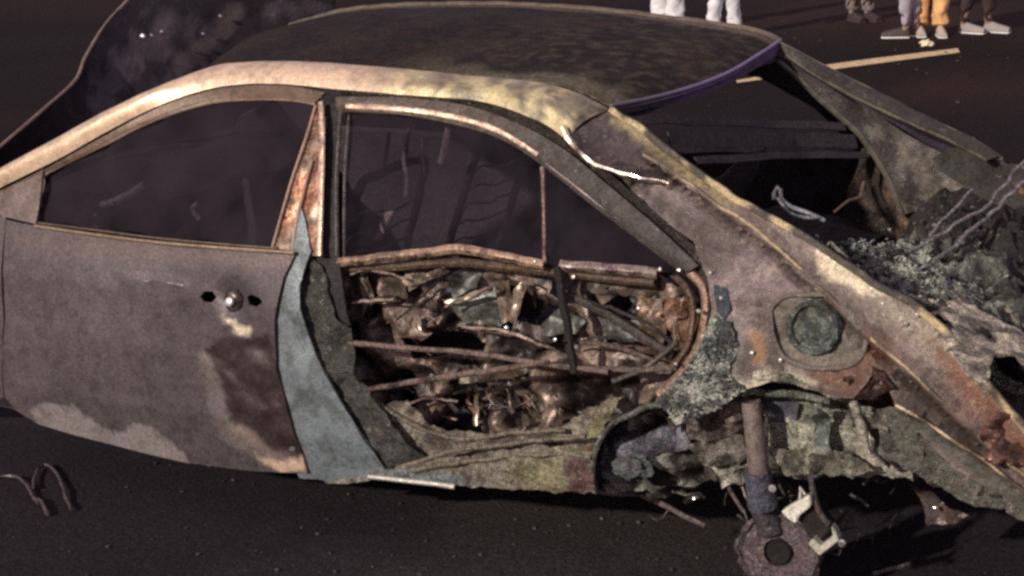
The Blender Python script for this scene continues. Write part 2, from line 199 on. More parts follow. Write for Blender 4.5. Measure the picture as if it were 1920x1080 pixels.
'rearpan':[(-0.480,0.450,0.830),(-0.532,0.300,0.773),(-0.617,0.150,0.726),(-0.707,0,0.672),(-0.743,0.050,0.440),(-0.693,0.250,0.437),(-0.635,0.400,0.525),(-0.581,0.500,0.667),(-0.521,0.500,0.776)],
'x_ring':[(-0.655,0.705)],
'ring':[(-0.672,0.580,0.726)],
'deck':[(-0.179,0.348,0.850),(-0.343,0.516,0.850),(-0.436,0.555,0.850),(-0.515,0.545,0.850),(-0.680,0.573,0.850),(-0.805,0.632,0.850),(-0.877,0.849,0.850),(-0.781,0.844,0.850),(-0.701,0.777,0.850),(-0.663,0.848,0.850),(-0.701,1.089,0.850),(-0.607,0.938,0.850),(-0.439,0.674,0.850),(-0.273,0.470,0.850)],
'band_u':[(0.404,0.770,0.343),(0.374,0.770,0.401),(0.314,0.760,0.447),(0.243,0.740,0.469),(0.158,0.720,0.487)],
'band_l':[(0.361,0.800,0.332),(0.321,0.800,0.373),(0.262,0.790,0.403),(0.200,0.770,0.417),(0.141,0.740,0.426)],
'ringwire':[(-0.621,0.640,0.785),(-0.615,0.620,0.708),(-0.642,0.600,0.660),(-0.689,0.600,0.648),(-0.742,0.580,0.670)],
'ringwire2':[(-0.627,0.620,0.794),(-0.650,0.600,0.777),(-0.697,0.580,0.787),(-0.734,0.570,0.778)],
'strut':[(-0.056,0.820,0.609),(-0.065,0.820,0.541),(-0.071,0.810,0.450),(-0.074,0.790,0.376)],
'strut2':[(-0.068,0.800,0.416),(-0.072,0.790,0.361),(-0.077,0.780,0.308)],
'hub':[(-0.116,0.760,0.172)],
'hubarm':[(-0.062,0.740,0.310),(-0.075,0.750,0.278),(-0.097,0.750,0.220)],
'bolt':[(-0.058,0.790,0.352),(-0.112,0.790,0.372),(-0.055,0.780,0.407),(-0.297,0.780,0.247),(-0.053,0.790,0.332)],
'cal1':[(-0.133,0.800,0.307),(-0.185,0.800,0.349),(-0.210,0.800,0.368),(-0.213,0.800,0.336),(-0.180,0.800,0.303),(-0.174,0.800,0.281),(-0.157,0.800,0.287)],
'cal2':[(-0.208,0.800,0.230),(-0.239,0.800,0.203),(-0.289,0.800,0.254),(-0.280,0.800,0.279),(-0.268,0.800,0.292),(-0.274,0.800,0.263),(-0.241,0.800,0.230),(-0.221,0.800,0.248)],
'cal3':[(-0.170,0.770,0.290),(-0.207,0.770,0.323),(-0.262,0.770,0.273),(-0.227,0.770,0.221),(-0.198,0.770,0.234)],
'spike':[(-0.185,0.800,0.352),(-0.184,0.790,0.383),(-0.199,0.800,0.366)],
'cal4':[(-0.199,0.760,0.407),(-0.212,0.770,0.354),(-0.227,0.770,0.312),(-0.259,0.780,0.284)],
'beamA':[(-0.068,0.720,0.519),(-0.297,0.720,0.540),(-0.341,0.720,0.477),(-0.299,0.720,0.467),(-0.069,0.720,0.444)],
'beamB':[(-0.052,0.720,0.606),(-0.122,0.710,0.600),(-0.279,0.710,0.604),(-0.291,0.700,0.536),(-0.061,0.700,0.511)],
'beamC':[(-0.317,0.840,0.646),(-0.335,0.840,0.654),(-0.358,0.830,0.587),(-0.368,0.830,0.523),(-0.410,0.830,0.490),(-0.386,0.830,0.483),(-0.345,0.830,0.511),(-0.334,0.830,0.583)],
'beamD':[(-0.057,0.660,0.409),(-0.167,0.660,0.426),(-0.279,0.650,0.424),(-0.263,0.640,0.388),(-0.057,0.640,0.348)],
'plateE':[(-0.247,0.550,0.536),(-0.376,0.550,0.546),(-0.437,0.500,0.440),(-0.413,0.500,0.330),(-0.323,0.550,0.410)],
'blue1':[(0.089,0.700,0.561),(-0.046,0.700,0.572),(-0.046,0.700,0.505),(0.043,0.700,0.499)],
'blue2':[(-0.059,0.730,0.583),(-0.158,0.730,0.590),(-0.144,0.730,0.536),(-0.066,0.730,0.525)],
'lump1':[(0.259,0.760,0.424),(0.278,0.620,0.383),(0.388,0.740,0.369)],
'inner':[(0.417,0.780,0.260),(0.403,0.770,0.401),(0.290,0.740,0.505),(0.097,0.720,0.544),(-0.067,0.720,0.611),(-0.295,0.720,0.612),(-0.434,0.720,0.574),(-0.461,0.700,0.420),(-0.348,0.690,0.414),(-0.052,0.670,0.343),(0.120,0.660,0.296),(0.278,0.700,0.269)],
'tangA':[(0.133,0.800,0.543),(0.051,0.800,0.584),(-0.044,0.800,0.604),(-0.031,0.780,0.522),(0.047,0.770,0.462),(0.119,0.780,0.470)],
'tangB':[(0.142,0.760,0.445),(0.006,0.760,0.488),(-0.024,0.760,0.440),(0.009,0.750,0.385),(0.100,0.750,0.386)],
'tangC':[(-0.086,0.770,0.460),(-0.215,0.770,0.487),(-0.313,0.770,0.487),(-0.367,0.760,0.449),(-0.253,0.750,0.412),(-0.109,0.750,0.397)],
'tangD':[(-0.205,0.790,0.616),(-0.240,0.790,0.628),(-0.245,0.780,0.560),(-0.257,0.770,0.486),(-0.215,0.770,0.487)],
'tangE':[(-0.346,0.800,0.617),(-0.400,0.800,0.611),(-0.427,0.790,0.526),(-0.406,0.780,0.462),(-0.367,0.790,0.503)],
'tangF':[(-0.582,0.760,0.454),(-0.661,0.770,0.464),(-0.740,0.770,0.428),(-0.721,0.760,0.386),(-0.634,0.750,0.395)],
'rodA':[(0.378,0.620,0.214),(0.296,0.620,0.195),(0.215,0.620,0.168),(0.148,0.620,0.146)],
'rodB':[(0.086,0.600,0.263),(0.061,0.600,0.227),(0.039,0.600,0.196)],
'rodC':[(0.407,0.800,0.274),(0.353,0.750,0.258),(0.310,0.700,0.243)],
'fpane':[(2.364,0.742,1.004),(2.314,0.728,1.040),(2.132,0.697,1.121),(1.939,0.660,1.207),(1.747,0.633,1.262),(1.591,0.626,1.278),(1.456,0.623,1.282),(1.376,0.628,1.274),(1.405,0.733,1.066),(1.426,0.817,0.882),(1.583,0.818,0.876),(1.848,0.816,0.874),(2.108,0.809,0.875),(2.356,0.799,0.877)],
'rpane':[(1.281,0.608,1.265),(1.075,0.610,1.263),(0.875,0.621,1.241),(0.749,0.634,1.217),(0.620,0.662,1.167),(0.457,0.702,1.079),(0.284,0.742,0.992),(0.144,0.770,0.921),(0.217,0.776,0.913),(0.377,0.780,0.913),(0.547,0.783,0.905),(0.650,0.778,0.915),(0.816,0.775,0.923),(0.919,0.783,0.905),(1.021,0.790,0.888),(1.184,0.798,0.856)],
'dang':[(-0.372,0.450,0.297),(-0.438,0.450,0.277),(-0.473,0.440,0.240),(-0.538,0.440,0.228),(-0.504,0.440,0.190),(-0.432,0.440,0.178),(-0.410,0.450,0.249)],
'frag1':[(0.237,0.550,0.181),(0.194,0.550,0.202)],
'frag2':[(0.296,0.600,0.244),(0.252,0.600,0.252)],
'frag3':[(0.190,0.500,0.265),(0.165,0.500,0.253),(0.130,0.500,0.283)],
'bon_edge':[(2.766,0.680,0.988),(2.738,0.550,1.057),(2.739,0.330,1.147),(2.772,0.120,1.218),(2.820,0,1.286),(2.850,-0.150,1.381),(2.853,-0.300,1.465),(2.807,-0.450,1.593),(2.623,-0.620,1.662),(2.206,-0.800,1.549)],
'bon_base':[(2.841,0.660,0.802),(2.769,0.500,0.849),(2.716,0.280,0.923),(2.689,0.080,0.966),(2.669,-0.050,1.004),(2.620,-0.180,1.045),(2.574,-0.320,1.106),(2.556,-0.500,1.142),(2.453,-0.680,1.184),(2.289,-0.820,1.276)],
'bon_spot':[(2.700,-0.350,1.345),(2.671,-0.050,1.202),(2.633,-0.500,1.274),(2.576,-0.640,1.363),(2.661,-0.380,1.217),(2.720,0.020,1.132),(2.427,-0.740,1.397)],
'bon_s1':[(2.677,-0.420,1.364),(2.676,-0.250,1.294),(2.672,-0.080,1.198),(2.708,0.020,1.132)],
'bon_s2':[(2.582,-0.600,1.388),(2.644,-0.500,1.294),(2.686,-0.380,1.226),(2.698,-0.300,1.185)],
'bon_s3':[(2.390,-0.760,1.402),(2.502,-0.700,1.389)],
'bon_glint':[(2.723,-0.220,1.336),(2.721,-0.270,1.332),(2.696,-0.300,1.343),(2.644,-0.480,1.315),(2.610,-0.550,1.376)],
'g_line':[(3.330,-8.228,0),(2.878,-9.399,0),(2.090,-10.666,0),(1.984,-10.315,0),(2.627,-9.194,0),(3.260,-8.065,0)],
'g_feetT':[(2.707,-11.676,0),(2.395,-11.318,0)],
'g_feetG':[(2.726,-11.112,0),(2.636,-11.260,0)],
'g_feetW':[(5.169,-11.193,0),(4.447,-10.912,0)],
'g_feetC':[(3.609,-12.507,0),(3.501,-12.630,0)],
'g_feetD':[(2.312,-11.856,0),(2.036,-11.404,0)],
'g_scrap':[(2.375,-10.673,0)],
'g_stick':[(-0.284,0.444,0),(-0.320,0.398,0),(-0.362,0.341,0)],
'wire1':[(2.581,0.946,0.012),(2.555,0.899,0.012),(2.516,0.877,0.012),(2.438,0.910,0.012),(2.346,0.969,0.012),(2.266,1.030,0.012)],
'wire2':[(2.376,0.933,0.012),(2.440,0.860,0.012),(2.483,0.790,0.012),(2.476,0.760,0.012),(2.406,0.793,0.012),(2.294,0.882,0.012),(2.210,0.958,0.012),(2.136,1.020,0.012)],
'wire3':[(2.311,0.997,0.012),(2.262,1.015,0.012),(2.212,1.054,0.012),(2.178,1.081,0.012)],
'in_rod1':[(1.090,0.600,1.191),(1.092,0.600,1.125),(1.087,0.600,1.078),(1.091,0.600,1.014)],
'in_rod2':[(1.030,0.600,1.200),(1.030,0.600,1.129),(1.025,0.600,1.082)],
'in_belt':[(0.936,0.600,1.228),(0.951,0.600,1.181),(0.970,0.600,1.125)],
'in_buckle':[(1.168,0.600,0.963),(1.138,0.600,0.968),(1.192,0.600,0.876),(1.222,0.600,0.865)],
'in_frag':[(2.266,0.600,0.899),(2.184,0.600,0.929),(2.074,0.600,0.984)],
'in_hook':[(2.298,0.600,0.866),(2.319,0.600,0.841),(2.295,0.600,0.816)],
'in_hook2':[(1.864,0.600,0.935),(1.891,0.600,0.920),(1.880,0.600,0.900),(1.865,0.600,0.887)],
'in_seat':[(1.378,0.250,0.832),(1.332,0.220,0.891),(1.264,0.200,0.909),(1.229,0.200,0.815),(1.211,0.200,0.764)],
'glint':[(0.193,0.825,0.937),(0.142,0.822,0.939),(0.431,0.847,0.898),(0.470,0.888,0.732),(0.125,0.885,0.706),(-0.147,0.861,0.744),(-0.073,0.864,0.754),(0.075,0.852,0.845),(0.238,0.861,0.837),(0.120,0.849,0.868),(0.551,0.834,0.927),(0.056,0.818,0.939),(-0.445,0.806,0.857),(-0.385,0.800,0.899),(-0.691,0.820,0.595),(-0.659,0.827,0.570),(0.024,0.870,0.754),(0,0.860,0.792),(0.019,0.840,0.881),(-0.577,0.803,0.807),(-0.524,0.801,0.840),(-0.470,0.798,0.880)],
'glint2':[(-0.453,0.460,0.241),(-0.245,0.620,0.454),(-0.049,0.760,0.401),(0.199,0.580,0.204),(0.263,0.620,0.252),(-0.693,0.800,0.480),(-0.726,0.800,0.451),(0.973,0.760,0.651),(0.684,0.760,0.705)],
'archlip':[(-0.026,0.830,0.652),(-0.069,0.850,0.684),(-0.129,0.860,0.702),(-0.181,0.850,0.699),(-0.231,0.830,0.676),(-0.263,0.800,0.651)],
'archlip2':[(-0.020,0.800,0.615),(-0.095,0.800,0.633),(-0.177,0.790,0.630),(-0.257,0.780,0.630)],
'ragA':[(-0.260,0.840,0.731),(-0.327,0.840,0.753),(-0.394,0.840,0.748),(-0.432,0.830,0.708),(-0.378,0.820,0.663),(-0.324,0.820,0.646),(-0.283,0.820,0.655),(-0.241,0.820,0.673)],
'tailA':[(-0.641,0.840,0.631),(-0.690,0.830,0.675),(-0.739,0.820,0.638),(-0.827,0.800,0.536),(-0.792,0.780,0.427),(-0.719,0.800,0.450),(-0.680,0.820,0.507),(-0.657,0.840,0.565)],
'tailB':[(-0.687,0.820,0.473),(-0.719,0.800,0.457),(-0.780,0.780,0.418),(-0.770,0.780,0.374),(-0.709,0.800,0.413)],
'tailC':[(-0.441,0.740,0.525),(-0.522,0.740,0.509),(-0.642,0.740,0.464),(-0.683,0.740,0.421),(-0.575,0.720,0.395),(-0.493,0.720,0.425)],
'tailD':[(-0.440,0.800,0.630),(-0.480,0.800,0.608),(-0.498,0.780,0.519),(-0.475,0.760,0.452),(-0.448,0.760,0.462),(-0.450,0.780,0.555)],
'archmid':[(0.225,0.800,0.568),(0.147,0.820,0.651),(0.069,0.830,0.686),(-0.022,0.820,0.658),(-0.015,0.780,0.601),(0.066,0.760,0.539),(0.173,0.760,0.486)],
'scrA':[(0.227,0.740,0.471),(0.097,0.720,0.498),(-0.009,0.720,0.499),(0.013,0.700,0.413),(0.151,0.700,0.376),(0.261,0.700,0.374)],
'scrB':[(0.143,0.680,0.385),(0.051,0.680,0.415),(0.027,0.680,0.365),(0.096,0.680,0.315)],
'scrC':[(0.391,0.700,0.291),(0.286,0.680,0.284),(0.199,0.660,0.243),(0.263,0.660,0.224),(0.368,0.680,0.247)],
'edge00_b':[(1.184,0.775,0.815),(1.106,0.775,0.836),(0.995,0.775,0.821)],
'edge01_d':[(0.866,0.775,0.856),(0.949,0.775,0.766),(1.039,0.775,0.689)],
'edge02_b':[(0.712,0.775,0.825),(0.791,0.775,0.795),(0.870,0.775,0.755)],
'edge03_m':[(1.124,0.775,0.835),(1.027,0.775,0.789),(0.947,0.775,0.728)],
'edge04_b':[(0.657,0.775,0.857),(0.612,0.775,0.835),(0.648,0.775,0.730)],
'edge05_b':[(0.816,0.775,0.698),(0.710,0.775,0.701),(0.618,0.775,0.690),(0.525,0.775,0.666)],
'edge06_m':[(0.526,0.775,0.740),(0.411,0.775,0.840),(0.264,0.775,0.835)],
'edge07_d':[(0.415,0.775,0.814),(0.272,0.775,0.778),(0.174,0.775,0.724)],
'edge08_m':[(0.451,0.775,0.755),(0.366,0.775,0.734),(0.294,0.775,0.698)],
'edge09_b':[(1.182,0.775,0.732),(1.035,0.775,0.754)],
'edge10_m':[(1.119,0.775,0.615),(1.146,0.775,0.656),(1.085,0.775,0.703),(1.002,0.775,0.696),(1.027,0.775,0.642),(1.090,0.775,0.622)],
'edge11_b':[(0.902,0.775,0.708),(0.937,0.775,0.716),(0.967,0.775,0.691),(0.954,0.775,0.664),(0.915,0.775,0.665)],
'edge12_m':[(0.465,0.775,0.876),(0.348,0.775,0.876),(0.222,0.775,0.883)],
'edge13_d':[(0.495,0.775,0.677),(0.398,0.775,0.716),(0.288,0.775,0.717)],
'edge14_b':[(0.147,0.775,0.856),(0.156,0.775,0.805),(0.177,0.775,0.788),(0.165,0.775,0.731)],
'edge15_m':[(0.688,0.775,0.836),(0.707,0.775,0.760),(0.686,0.775,0.713)],
'edge16_m':[(1.009,0.775,0.631),(0.849,0.775,0.660),(0.695,0.775,0.650)],
'edge17_m':[(0.456,0.775,0.620),(0.351,0.775,0.667),(0.242,0.775,0.659)],
'edge18_m':[(1.162,0.720,0.498),(1.051,0.775,0.545),(0.940,0.720,0.520)],
'edge19_b':[(1.093,0.720,0.398),(0.980,0.720,0.442),(0.872,0.720,0.450)],
'edge20_m':[(1.187,0.720,0.393),(1.054,0.720,0.425),(0.984,0.720,0.372),(1.005,0.720,0.311)],
'edge21_b':[(0.690,0.720,0.389),(0.613,0.720,0.389),(0.552,0.720,0.417),(0.544,0.720,0.466)]}

# ------------------------------------------------------------------ helpers
def lin(v):
    v /= 255.
    return v / 12.92 if v < .04045 else ((v + .055) / 1.055) ** 2.4
def C(r, g, b, k=1.15, ds=None):
    c = [lin(v) * k for v in (r, g, b)]; y = .3*c[0] + .55*c[1] + .15*c[2]
    return tuple(min(.84, y + (v-y) * (ds or DESAT)) for v in c)
DESAT = .74
def rid(p, s, o=3): return noise.ridged_multi_fractal(Vector(p) * s, .9, 2.1, o, 1.0, 2.0)
def terp(t, xs, ys):
    if t <= xs[0]: return ys[0]
    for i in range(1, len(xs)):
        if t <= xs[i]:
            return ys[i-1] + (ys[i] - ys[i-1]) * (t - xs[i-1]) / (xs[i] - xs[i-1])
    return ys[-1]
PZ = [-.08, .07, .17, .34, .54, .72, .89, 1.02, 1.17, 1.28, 1.34, 1.42]
PY = [.80, .85, .865, .895, .90, .885, .845, .785, .715, .655, .60, .45]
def S(x, z):                                        # half width of the body at (x, z)
    t = terp(z, PZ, PY)
    if x < .35: t -= .13 * ((.35 - x) / 1.4) ** 1.6
    if x > 1.5: t -= .06 * ((x - 1.5) / 1.5) ** 2
    return t
def fb(p, s, o=4): return noise.fractal(Vector(p) * s, 1.0, 2.0, o)
def inside(p, poly):
    c = False; j = len(poly) - 1
    for i in range(len(poly)):
        (xi, yi), (xj, yj) = poly[i][:2], poly[j][:2]
        if (yi > p[1]) != (yj > p[1]) and p[0] < (xj - xi) * (p[1] - yi) / (yj - yi) + xi: c = not c
        j = i
    return c
def segd(p, a, b):
    dx, dy = b[0]-a[0], b[1]-a[1]; L = dx*dx + dy*dy
    t = 0 if L == 0 else max(0, min(1, ((p[0]-a[0])*dx + (p[1]-a[1])*dy) / L))
    return math.hypot(p[0]-a[0]-t*dx, p[1]-a[1]-t*dy)
def lined(p, pts): return min(segd(p, pts[i], pts[i+1]) for i in range(len(pts)-1))
def polyd(p, poly):
    d = min(segd(p, poly[i], poly[i-1]) for i in range(len(poly)))
    return d if inside(p, poly) else -d
def lerp3(a, b, t): return tuple(a[i] + (b[i]-a[i]) * t for i in range(3))
def sstep(t): t = max(0, min(1, t)); return t*t*(3-2*t)
MESHCOL = 'Col'
def finish(name, bm, mat, parent=None, col=(.1, .1, .1), smooth=True, colfn=None, var=.12):
    me = bpy.data.meshes.new(name); bm.normal_update()
    bm.to_mesh(me); bm.free()
    at = me.color_attributes.new(MESHCOL, 'FLOAT_COLOR', 'POINT')
    for i, v in enumerate(me.vertices):
        c = colfn(v.co) if colfn else col
        k = 1 + var * fb(v.co + Vector((7, 3, 1)), 9, 3)
        at.data[i].color = (c[0]*k, c[1]*k, c[2]*k, 1)
    if smooth:
        me.polygons.foreach_set('use_smooth', [True] * len(me.polygons))
        me.set_sharp_from_angle(angle=math.radians(38))
    me.materials.append(mat)
    o = bpy.data.objects.new(name, me); COL.objects.link(o)
    if parent: o.parent = parent
    return o
def part(name, bm, mat, parent, label=None, **k):
    o = finish(name, bm, mat, parent, **k)
    if label: o['label'] = label
    return o
def tag(o, label, cat, group=None, kind=None):
    if label: o['label'] = label
    if cat: o['category'] = cat
    if group: o['group'] = group
    if kind: o['kind'] = kind
    return o
def empty(name, loc=(0, 0, 0), rz=0):
    o = bpy.data.objects.new(name, None); COL.objects.link(o); o.location = loc; o.rotation_euler.z = rz
    o.empty_display_size = .1
    return o
def cdt(outline, holes=(), sp=.02):
    """triangulate a 2-D outline with inner grid points, leaving the holes open"""
    def dens(L):
        r = []
        for i in range(len(L)):
            a, b = L[i], L[(i+1) % len(L)]; n = max(1, int(math.hypot(b[0]-a[0], b[1]-a[1]) / sp))
            r += [(a[0]+(b[0]-a[0])*k/n, a[1]+(b[1]-a[1])*k/n) for k in range(n)]
        return r
    out = dens(outline); vs = [Vector(p) for p in out]; ed = []
    n = len(vs); ed += [(i, (i+1) % n) for i in range(n)]
    for h in holes:
        hh = dens(h); s = len(vs); vs += [Vector(p) for p in hh]; ed += [(s+i, s+(i+1) % len(hh)) for i in range(len(hh))]
    xs = [p[0] for p in out]; ys = [p[1] for p in out]
    y = min(ys) + sp*.5; r = 0
    while y < max(ys):
        x = min(xs) + (sp*.5 if r % 2 else 0)
        while x < max(xs):
            p = (x + random.uniform(-.2, .2)*sp, y + random.uniform(-.2, .2)*sp)
            if inside(p, outline) and polyd(p, outline) > sp*.45 and not any(inside(p, h) or -polyd(p, h) < sp*.4 for h in holes): vs.append(Vector(p))
            x += sp
        y += sp*.87; r += 1
    V, E, F, *_ = delaunay_2d_cdt(vs, ed, [], 0, 1e-6)
    F = [f for f in F if inside((sum(V[i].x for i in f)/3, sum(V[i].y for i in f)/3), outline)
         and not any(inside((sum(V[i].x for i in f)/3, sum(V[i].y for i in f)/3), h) for h in holes)]
    return [(v.x, v.y) for v in V], F
def thick(bm, th):
    """give a sheet a second side th behind its face, closed along the rim"""
    bm.normal_update(); fs = list(bm.faces); rim = [(e.verts[0], e.verts[1], e.link_faces[0]) for e in bm.edges if len(e.link_faces) == 1]
    tw = {v: bm.verts.new(v.co - v.normal * th) for v in list(bm.verts)}
    for f in fs: bm.faces.new([tw[v] for v in reversed(f.verts)])
    for a, b, f in rim:
        vs = list(f.verts); i = vs.index(a)
        if vs[(i+1) % len(vs)] is not b: a, b = b, a
        try: bm.faces.new([b, a, tw[a], tw[b]])
        except ValueError: pass
def solid(bm, th):
    bmesh.ops.recalc_face_normals(bm, faces=bm.faces)
    if th: thick(bm, th)
    return bm
def rag(outline, a, seed=0, st=.012):
    r = []
    for i in range(len(outline)):
        p, q = outline[i], outline[(i+1) % len(outline)]; n = max(1, int(math.dist(p, q)/st))
        for k in range(n):
            w = tuple(p[j] + (q[j]-p[j])*k/n for j in range(len(p))); v = noise.noise_vector(Vector((w[0]*34, w[-1]*34, seed))) * a + noise.noise_vector(Vector((w[0]*90, w[-1]*90, seed))) * a * .5
            r.append((w[0]+v.x, w[1]+v.y) if len(w) == 2 else (w[0]+v.x, w[1], w[2]+v.y))
    return r
def panel(outline, holes=(), sp=.02, off=0., th=.004, dent=.004, dsc=6, ridges=(), fine=0., ragged=0., fold=0.):
    """a skin on the left body side; ridges = (polyline, width, height)"""
    if ragged: outline = rag(outline, ragged)
    V, F = cdt(outline, holes, sp); bm = bmesh.new(); bv = []
    for x, z in V:
        y = S(x, z) - off + dent * fb((x, .3, z), dsc, 3) + fine * fb((x, .7, z), 40, 3)
        if fold: y += fold * (rid((x, .2, z), 7) - 1)
        for pts, w, h in ridges:
            d = lined((x, z), pts)
            if d < w: y += h * (1 - sstep(d / w))
        bv.append(bm.verts.new((x, y, z)))
    for f in F: bm.faces.new([bv[i] for i in f])
    bm.normal_update()
    if sum(f.normal.y for f in bm.faces) < 0: bmesh.ops.reverse_faces(bm, faces=bm.faces)
    if th: thick(bm, th)
    return bm
def sheet(pts3, sp=.02, crumple=.006, csc=14, th=.002, holes=(), fold=0., fsc=9, ragged=.004):
    """a bent torn sheet from a 3-D outline that is seen open in x, z"""
    ol = [(p[0], p[2]) for p in pts3]
    V, F = cdt(rag(ol, ragged, pts3[0][1]*50) if ragged else ol, holes, sp); bm = bmesh.new(); bv = []
    for x, z in V:
        ws = 0; y = 0
        for p in pts3:
            w = 1 / (1e-6 + (p[0]-x)**2 + (p[2]-z)**2) ; ws += w; y += w * p[1]
        y = y / ws + crumple * fb((x, y / ws, z), csc, 3)
        if fold: y += fold * (rid((x, .2, z), fsc) - 1.)
        bv.append(bm.verts.new((x, y, z)))
    for f in F: bm.faces.new([bv[i] for i in f])
    bm.normal_update()
    if sum(f.normal.y for f in bm.faces) < 0: bmesh.ops.reverse_faces(bm, faces=bm.faces)
    if th: thick(bm, th)
    return bm
def resamp(P, m):
    P = [Vector(p) for p in P]; L = [0]
    for a, b in zip(P, P[1:]): L.append(L[-1] + (b-a).length)
    def cr(i, t):                                   # Catmull-Rom through the points
        p0, p1, p2, p3 = P[max(i-1, 0)], P[i], P[i+1], P[min(i+2, len(P)-1)]
        return .5 * (2*p1 + (p2-p0)*t + (2*p0-5*p1+4*p2-p3)*t*t + (3*p1-p0-3*p2+p3)*t**3)
    r = []
    for k in range(m):
        s = L[-1] * k / (m-1); i = 0
        while i < len(P)-2 and s > L[i+1]: i += 1
        r.append(cr(i, (s-L[i]) / max(1e-9, L[i+1]-L[i])))
    return r
def loft(A, B, m=40, n=8, bulge=(0, 0, 0), nz=0., nsc=6, th=.003, prof=None, flip=False):
    A = resamp(A, m); B = resamp(B, m); bm = bmesh.new(); rows = []; bu = Vector(bulge)
    for i in range(m):
        row = []
        for j in range(n):
            t = j / (n-1); p = A[i].lerp(B[i], t)
            h = math.sin(math.pi * t) if prof is None else terp(t, *prof)
            p = p + bu * h
            if nz: p = p + noise.noise_vector(p * nsc) * nz
            row.append(bm.verts.new(p))
        rows.append(row)
    for i in range(m-1):
        for j in range(n-1):
            q = [rows[i][j], rows[i+1][j], rows[i+1][j+1], rows[i][j+1]]
            bm.faces.new(q[::-1] if flip else q)
    bm.normal_update()
    if th: thick(bm, th)
    return bm
def tube(pts, r=.006, sides=8, bm=None, nz=.0, seg=.02, taper=1., flat=1.):
    bm = bm or bmesh.new(); pts = [Vector(p) for p in pts]
    L = sum((b-a).length for a, b in zip(pts, pts[1:])); m = max(2, min(120, int(L/seg)+1))
    P = resamp(pts, m) if len(pts) > 2 else [pts[0].lerp(pts[1], k/(m-1)) for k in range(m)]
    if nz: P = [p + noise.noise_vector(p*17) * nz for p in P]
    rings = []; up = Vector((.13, .9, .4))
    for i, p in enumerate(P):
        d = (P[min(i+1, m-1)] - P[max(i-1, 0)]).normalized(); a = d.cross(up)
        if a.length < .1: a = d.cross(Vector((1, 0, .2)))
        a.normalize(); b = d.cross(a); rr = r * (1 + (taper-1)*i/(m-1)) * (1 + .12*noise.noise(p*30))
        rings.append([bm.verts.new(p + a*rr*math.cos(2*math.pi*k/sides) + b*rr*flat*math.sin(2*math.pi*k/sides)) for k in range(sides)])
    for i in range(m-1):
        for k in range(sides):
            bm.faces.new([rings[i][k], rings[i][(k+1) % sides], rings[i+1][(k+1) % sides], rings[i+1][k]])
    bm.faces.new(rings[0][::-1]); bm.faces.new(rings[-1])
    return bm
def strip(A, B, th, m=24):                          # a flat bar between two edges
    return loft(A, B, m, 3, th=th)
def lump(c, rad, amp=.25, sc=4, sub=4, bm=None, seed=0):
    bm = bm or bmesh.new(); c = Vector(c)
    r = bmesh.ops.create_icosphere(bm, subdivisions=sub, radius=1)
    for v in r['verts']:
        q = v.co.copy(); k = 1 + amp * fb(q + Vector((seed, 0, 0)), sc * .5, 4)
        v.co = Vector((q.x*rad[0], q.y*rad[1], q.z*rad[2])) * k + c
    return bm
def box(c, d, bm=None, rot=None, bev=.0):
    bm = bm or bmesh.new(); r = bmesh.ops.create_cube(bm, size=1)
    M = rot or Matrix.Identity(3)
    for v in r['verts']: v.co = M @ Vector((v.co.x*d[0], v.co.y*d[1], v.co.z*d[2])) + Vector(c)
    if bev: bmesh.ops.bevel(bm, geom=list({e for v in r['verts'] for e in v.link_edges}), offset=bev, segments=2, affect='EDGES', profile=.6)
    return bm
def lathe(prof, c, axis, n=40, bm=None, jag=0.):
    """rings (radius, height along axis) around c; for discs, cups and rims"""
    bm = bm or bmesh.new(); ax = Vector(axis).normalized(); a = ax.cross(Vector((.2, .1, 1))).normalized(); b = ax.cross(a); R = []
    for r, h in prof:
        R.append([bm.verts.new(Vector(c) + ax*h + (a*math.cos(2*math.pi*k/n) + b*math.sin(2*math.pi*k/n)) * (r * (1 + jag*noise.noise(Vector((k*.7, r*40, h*40)))))) for k in range(n)])
    for i in range(len(R)-1):
        for k in range(n): bm.faces.new([R[i][k], R[i][(k+1) % n], R[i+1][(k+1) % n], R[i+1][k]])
    if prof[-1][0] < .02: bm.faces.new(R[-1])
    bmesh.ops.recalc_face_normals(bm, faces=bm.faces)
    return bm
def prism(pts3, vec, bev=0.):
    bm = bmesh.new(); v = Vector(vec)
    a = [bm.verts.new(p) for p in pts3]; b = [bm.verts.new(Vector(p)+v) for p in pts3]
    bm.faces.new(a); bm.faces.new(b[::-1]); n = len(a)
    for i in range(n): bm.faces.new([a[i], b[i], b[(i+1) % n], a[(i+1) % n]])
    bmesh.ops.recalc_face_normals(bm, faces=bm.faces)
    if bev: bmesh.ops.bevel(bm, geom=list(bm.edges), offset=bev, segments=2, affect='EDGES')
    return bm
def painter(base, patches, warp=.02, wsc=16, axes=(0, 2)):
    """stains with a shape of their own: (outline, colour, softness)"""
    def f(co):
        p = (co[axes[0]] + warp*fb(co, wsc, 4), co[axes[1]] + warp*fb(co + Vector((5, 5, 5)), wsc, 4))
        c = base(co) if callable(base) else base
        for poly, col, soft in patches:
            x0 = min(q[0] for q in poly) - soft; x1 = max(q[0] for q in poly) + soft
            if not x0 < p[0] < x1: continue
            c = lerp3(c, col, sstep(.5 + polyd(p, poly) / soft))
        return c
    return f
def mottle(c1, c2, sc=7, lo=-.15, hi=.25):
    return lambda co: lerp3(c1, c2, sstep((fb(co, sc, 4) - lo) / (hi-lo)))

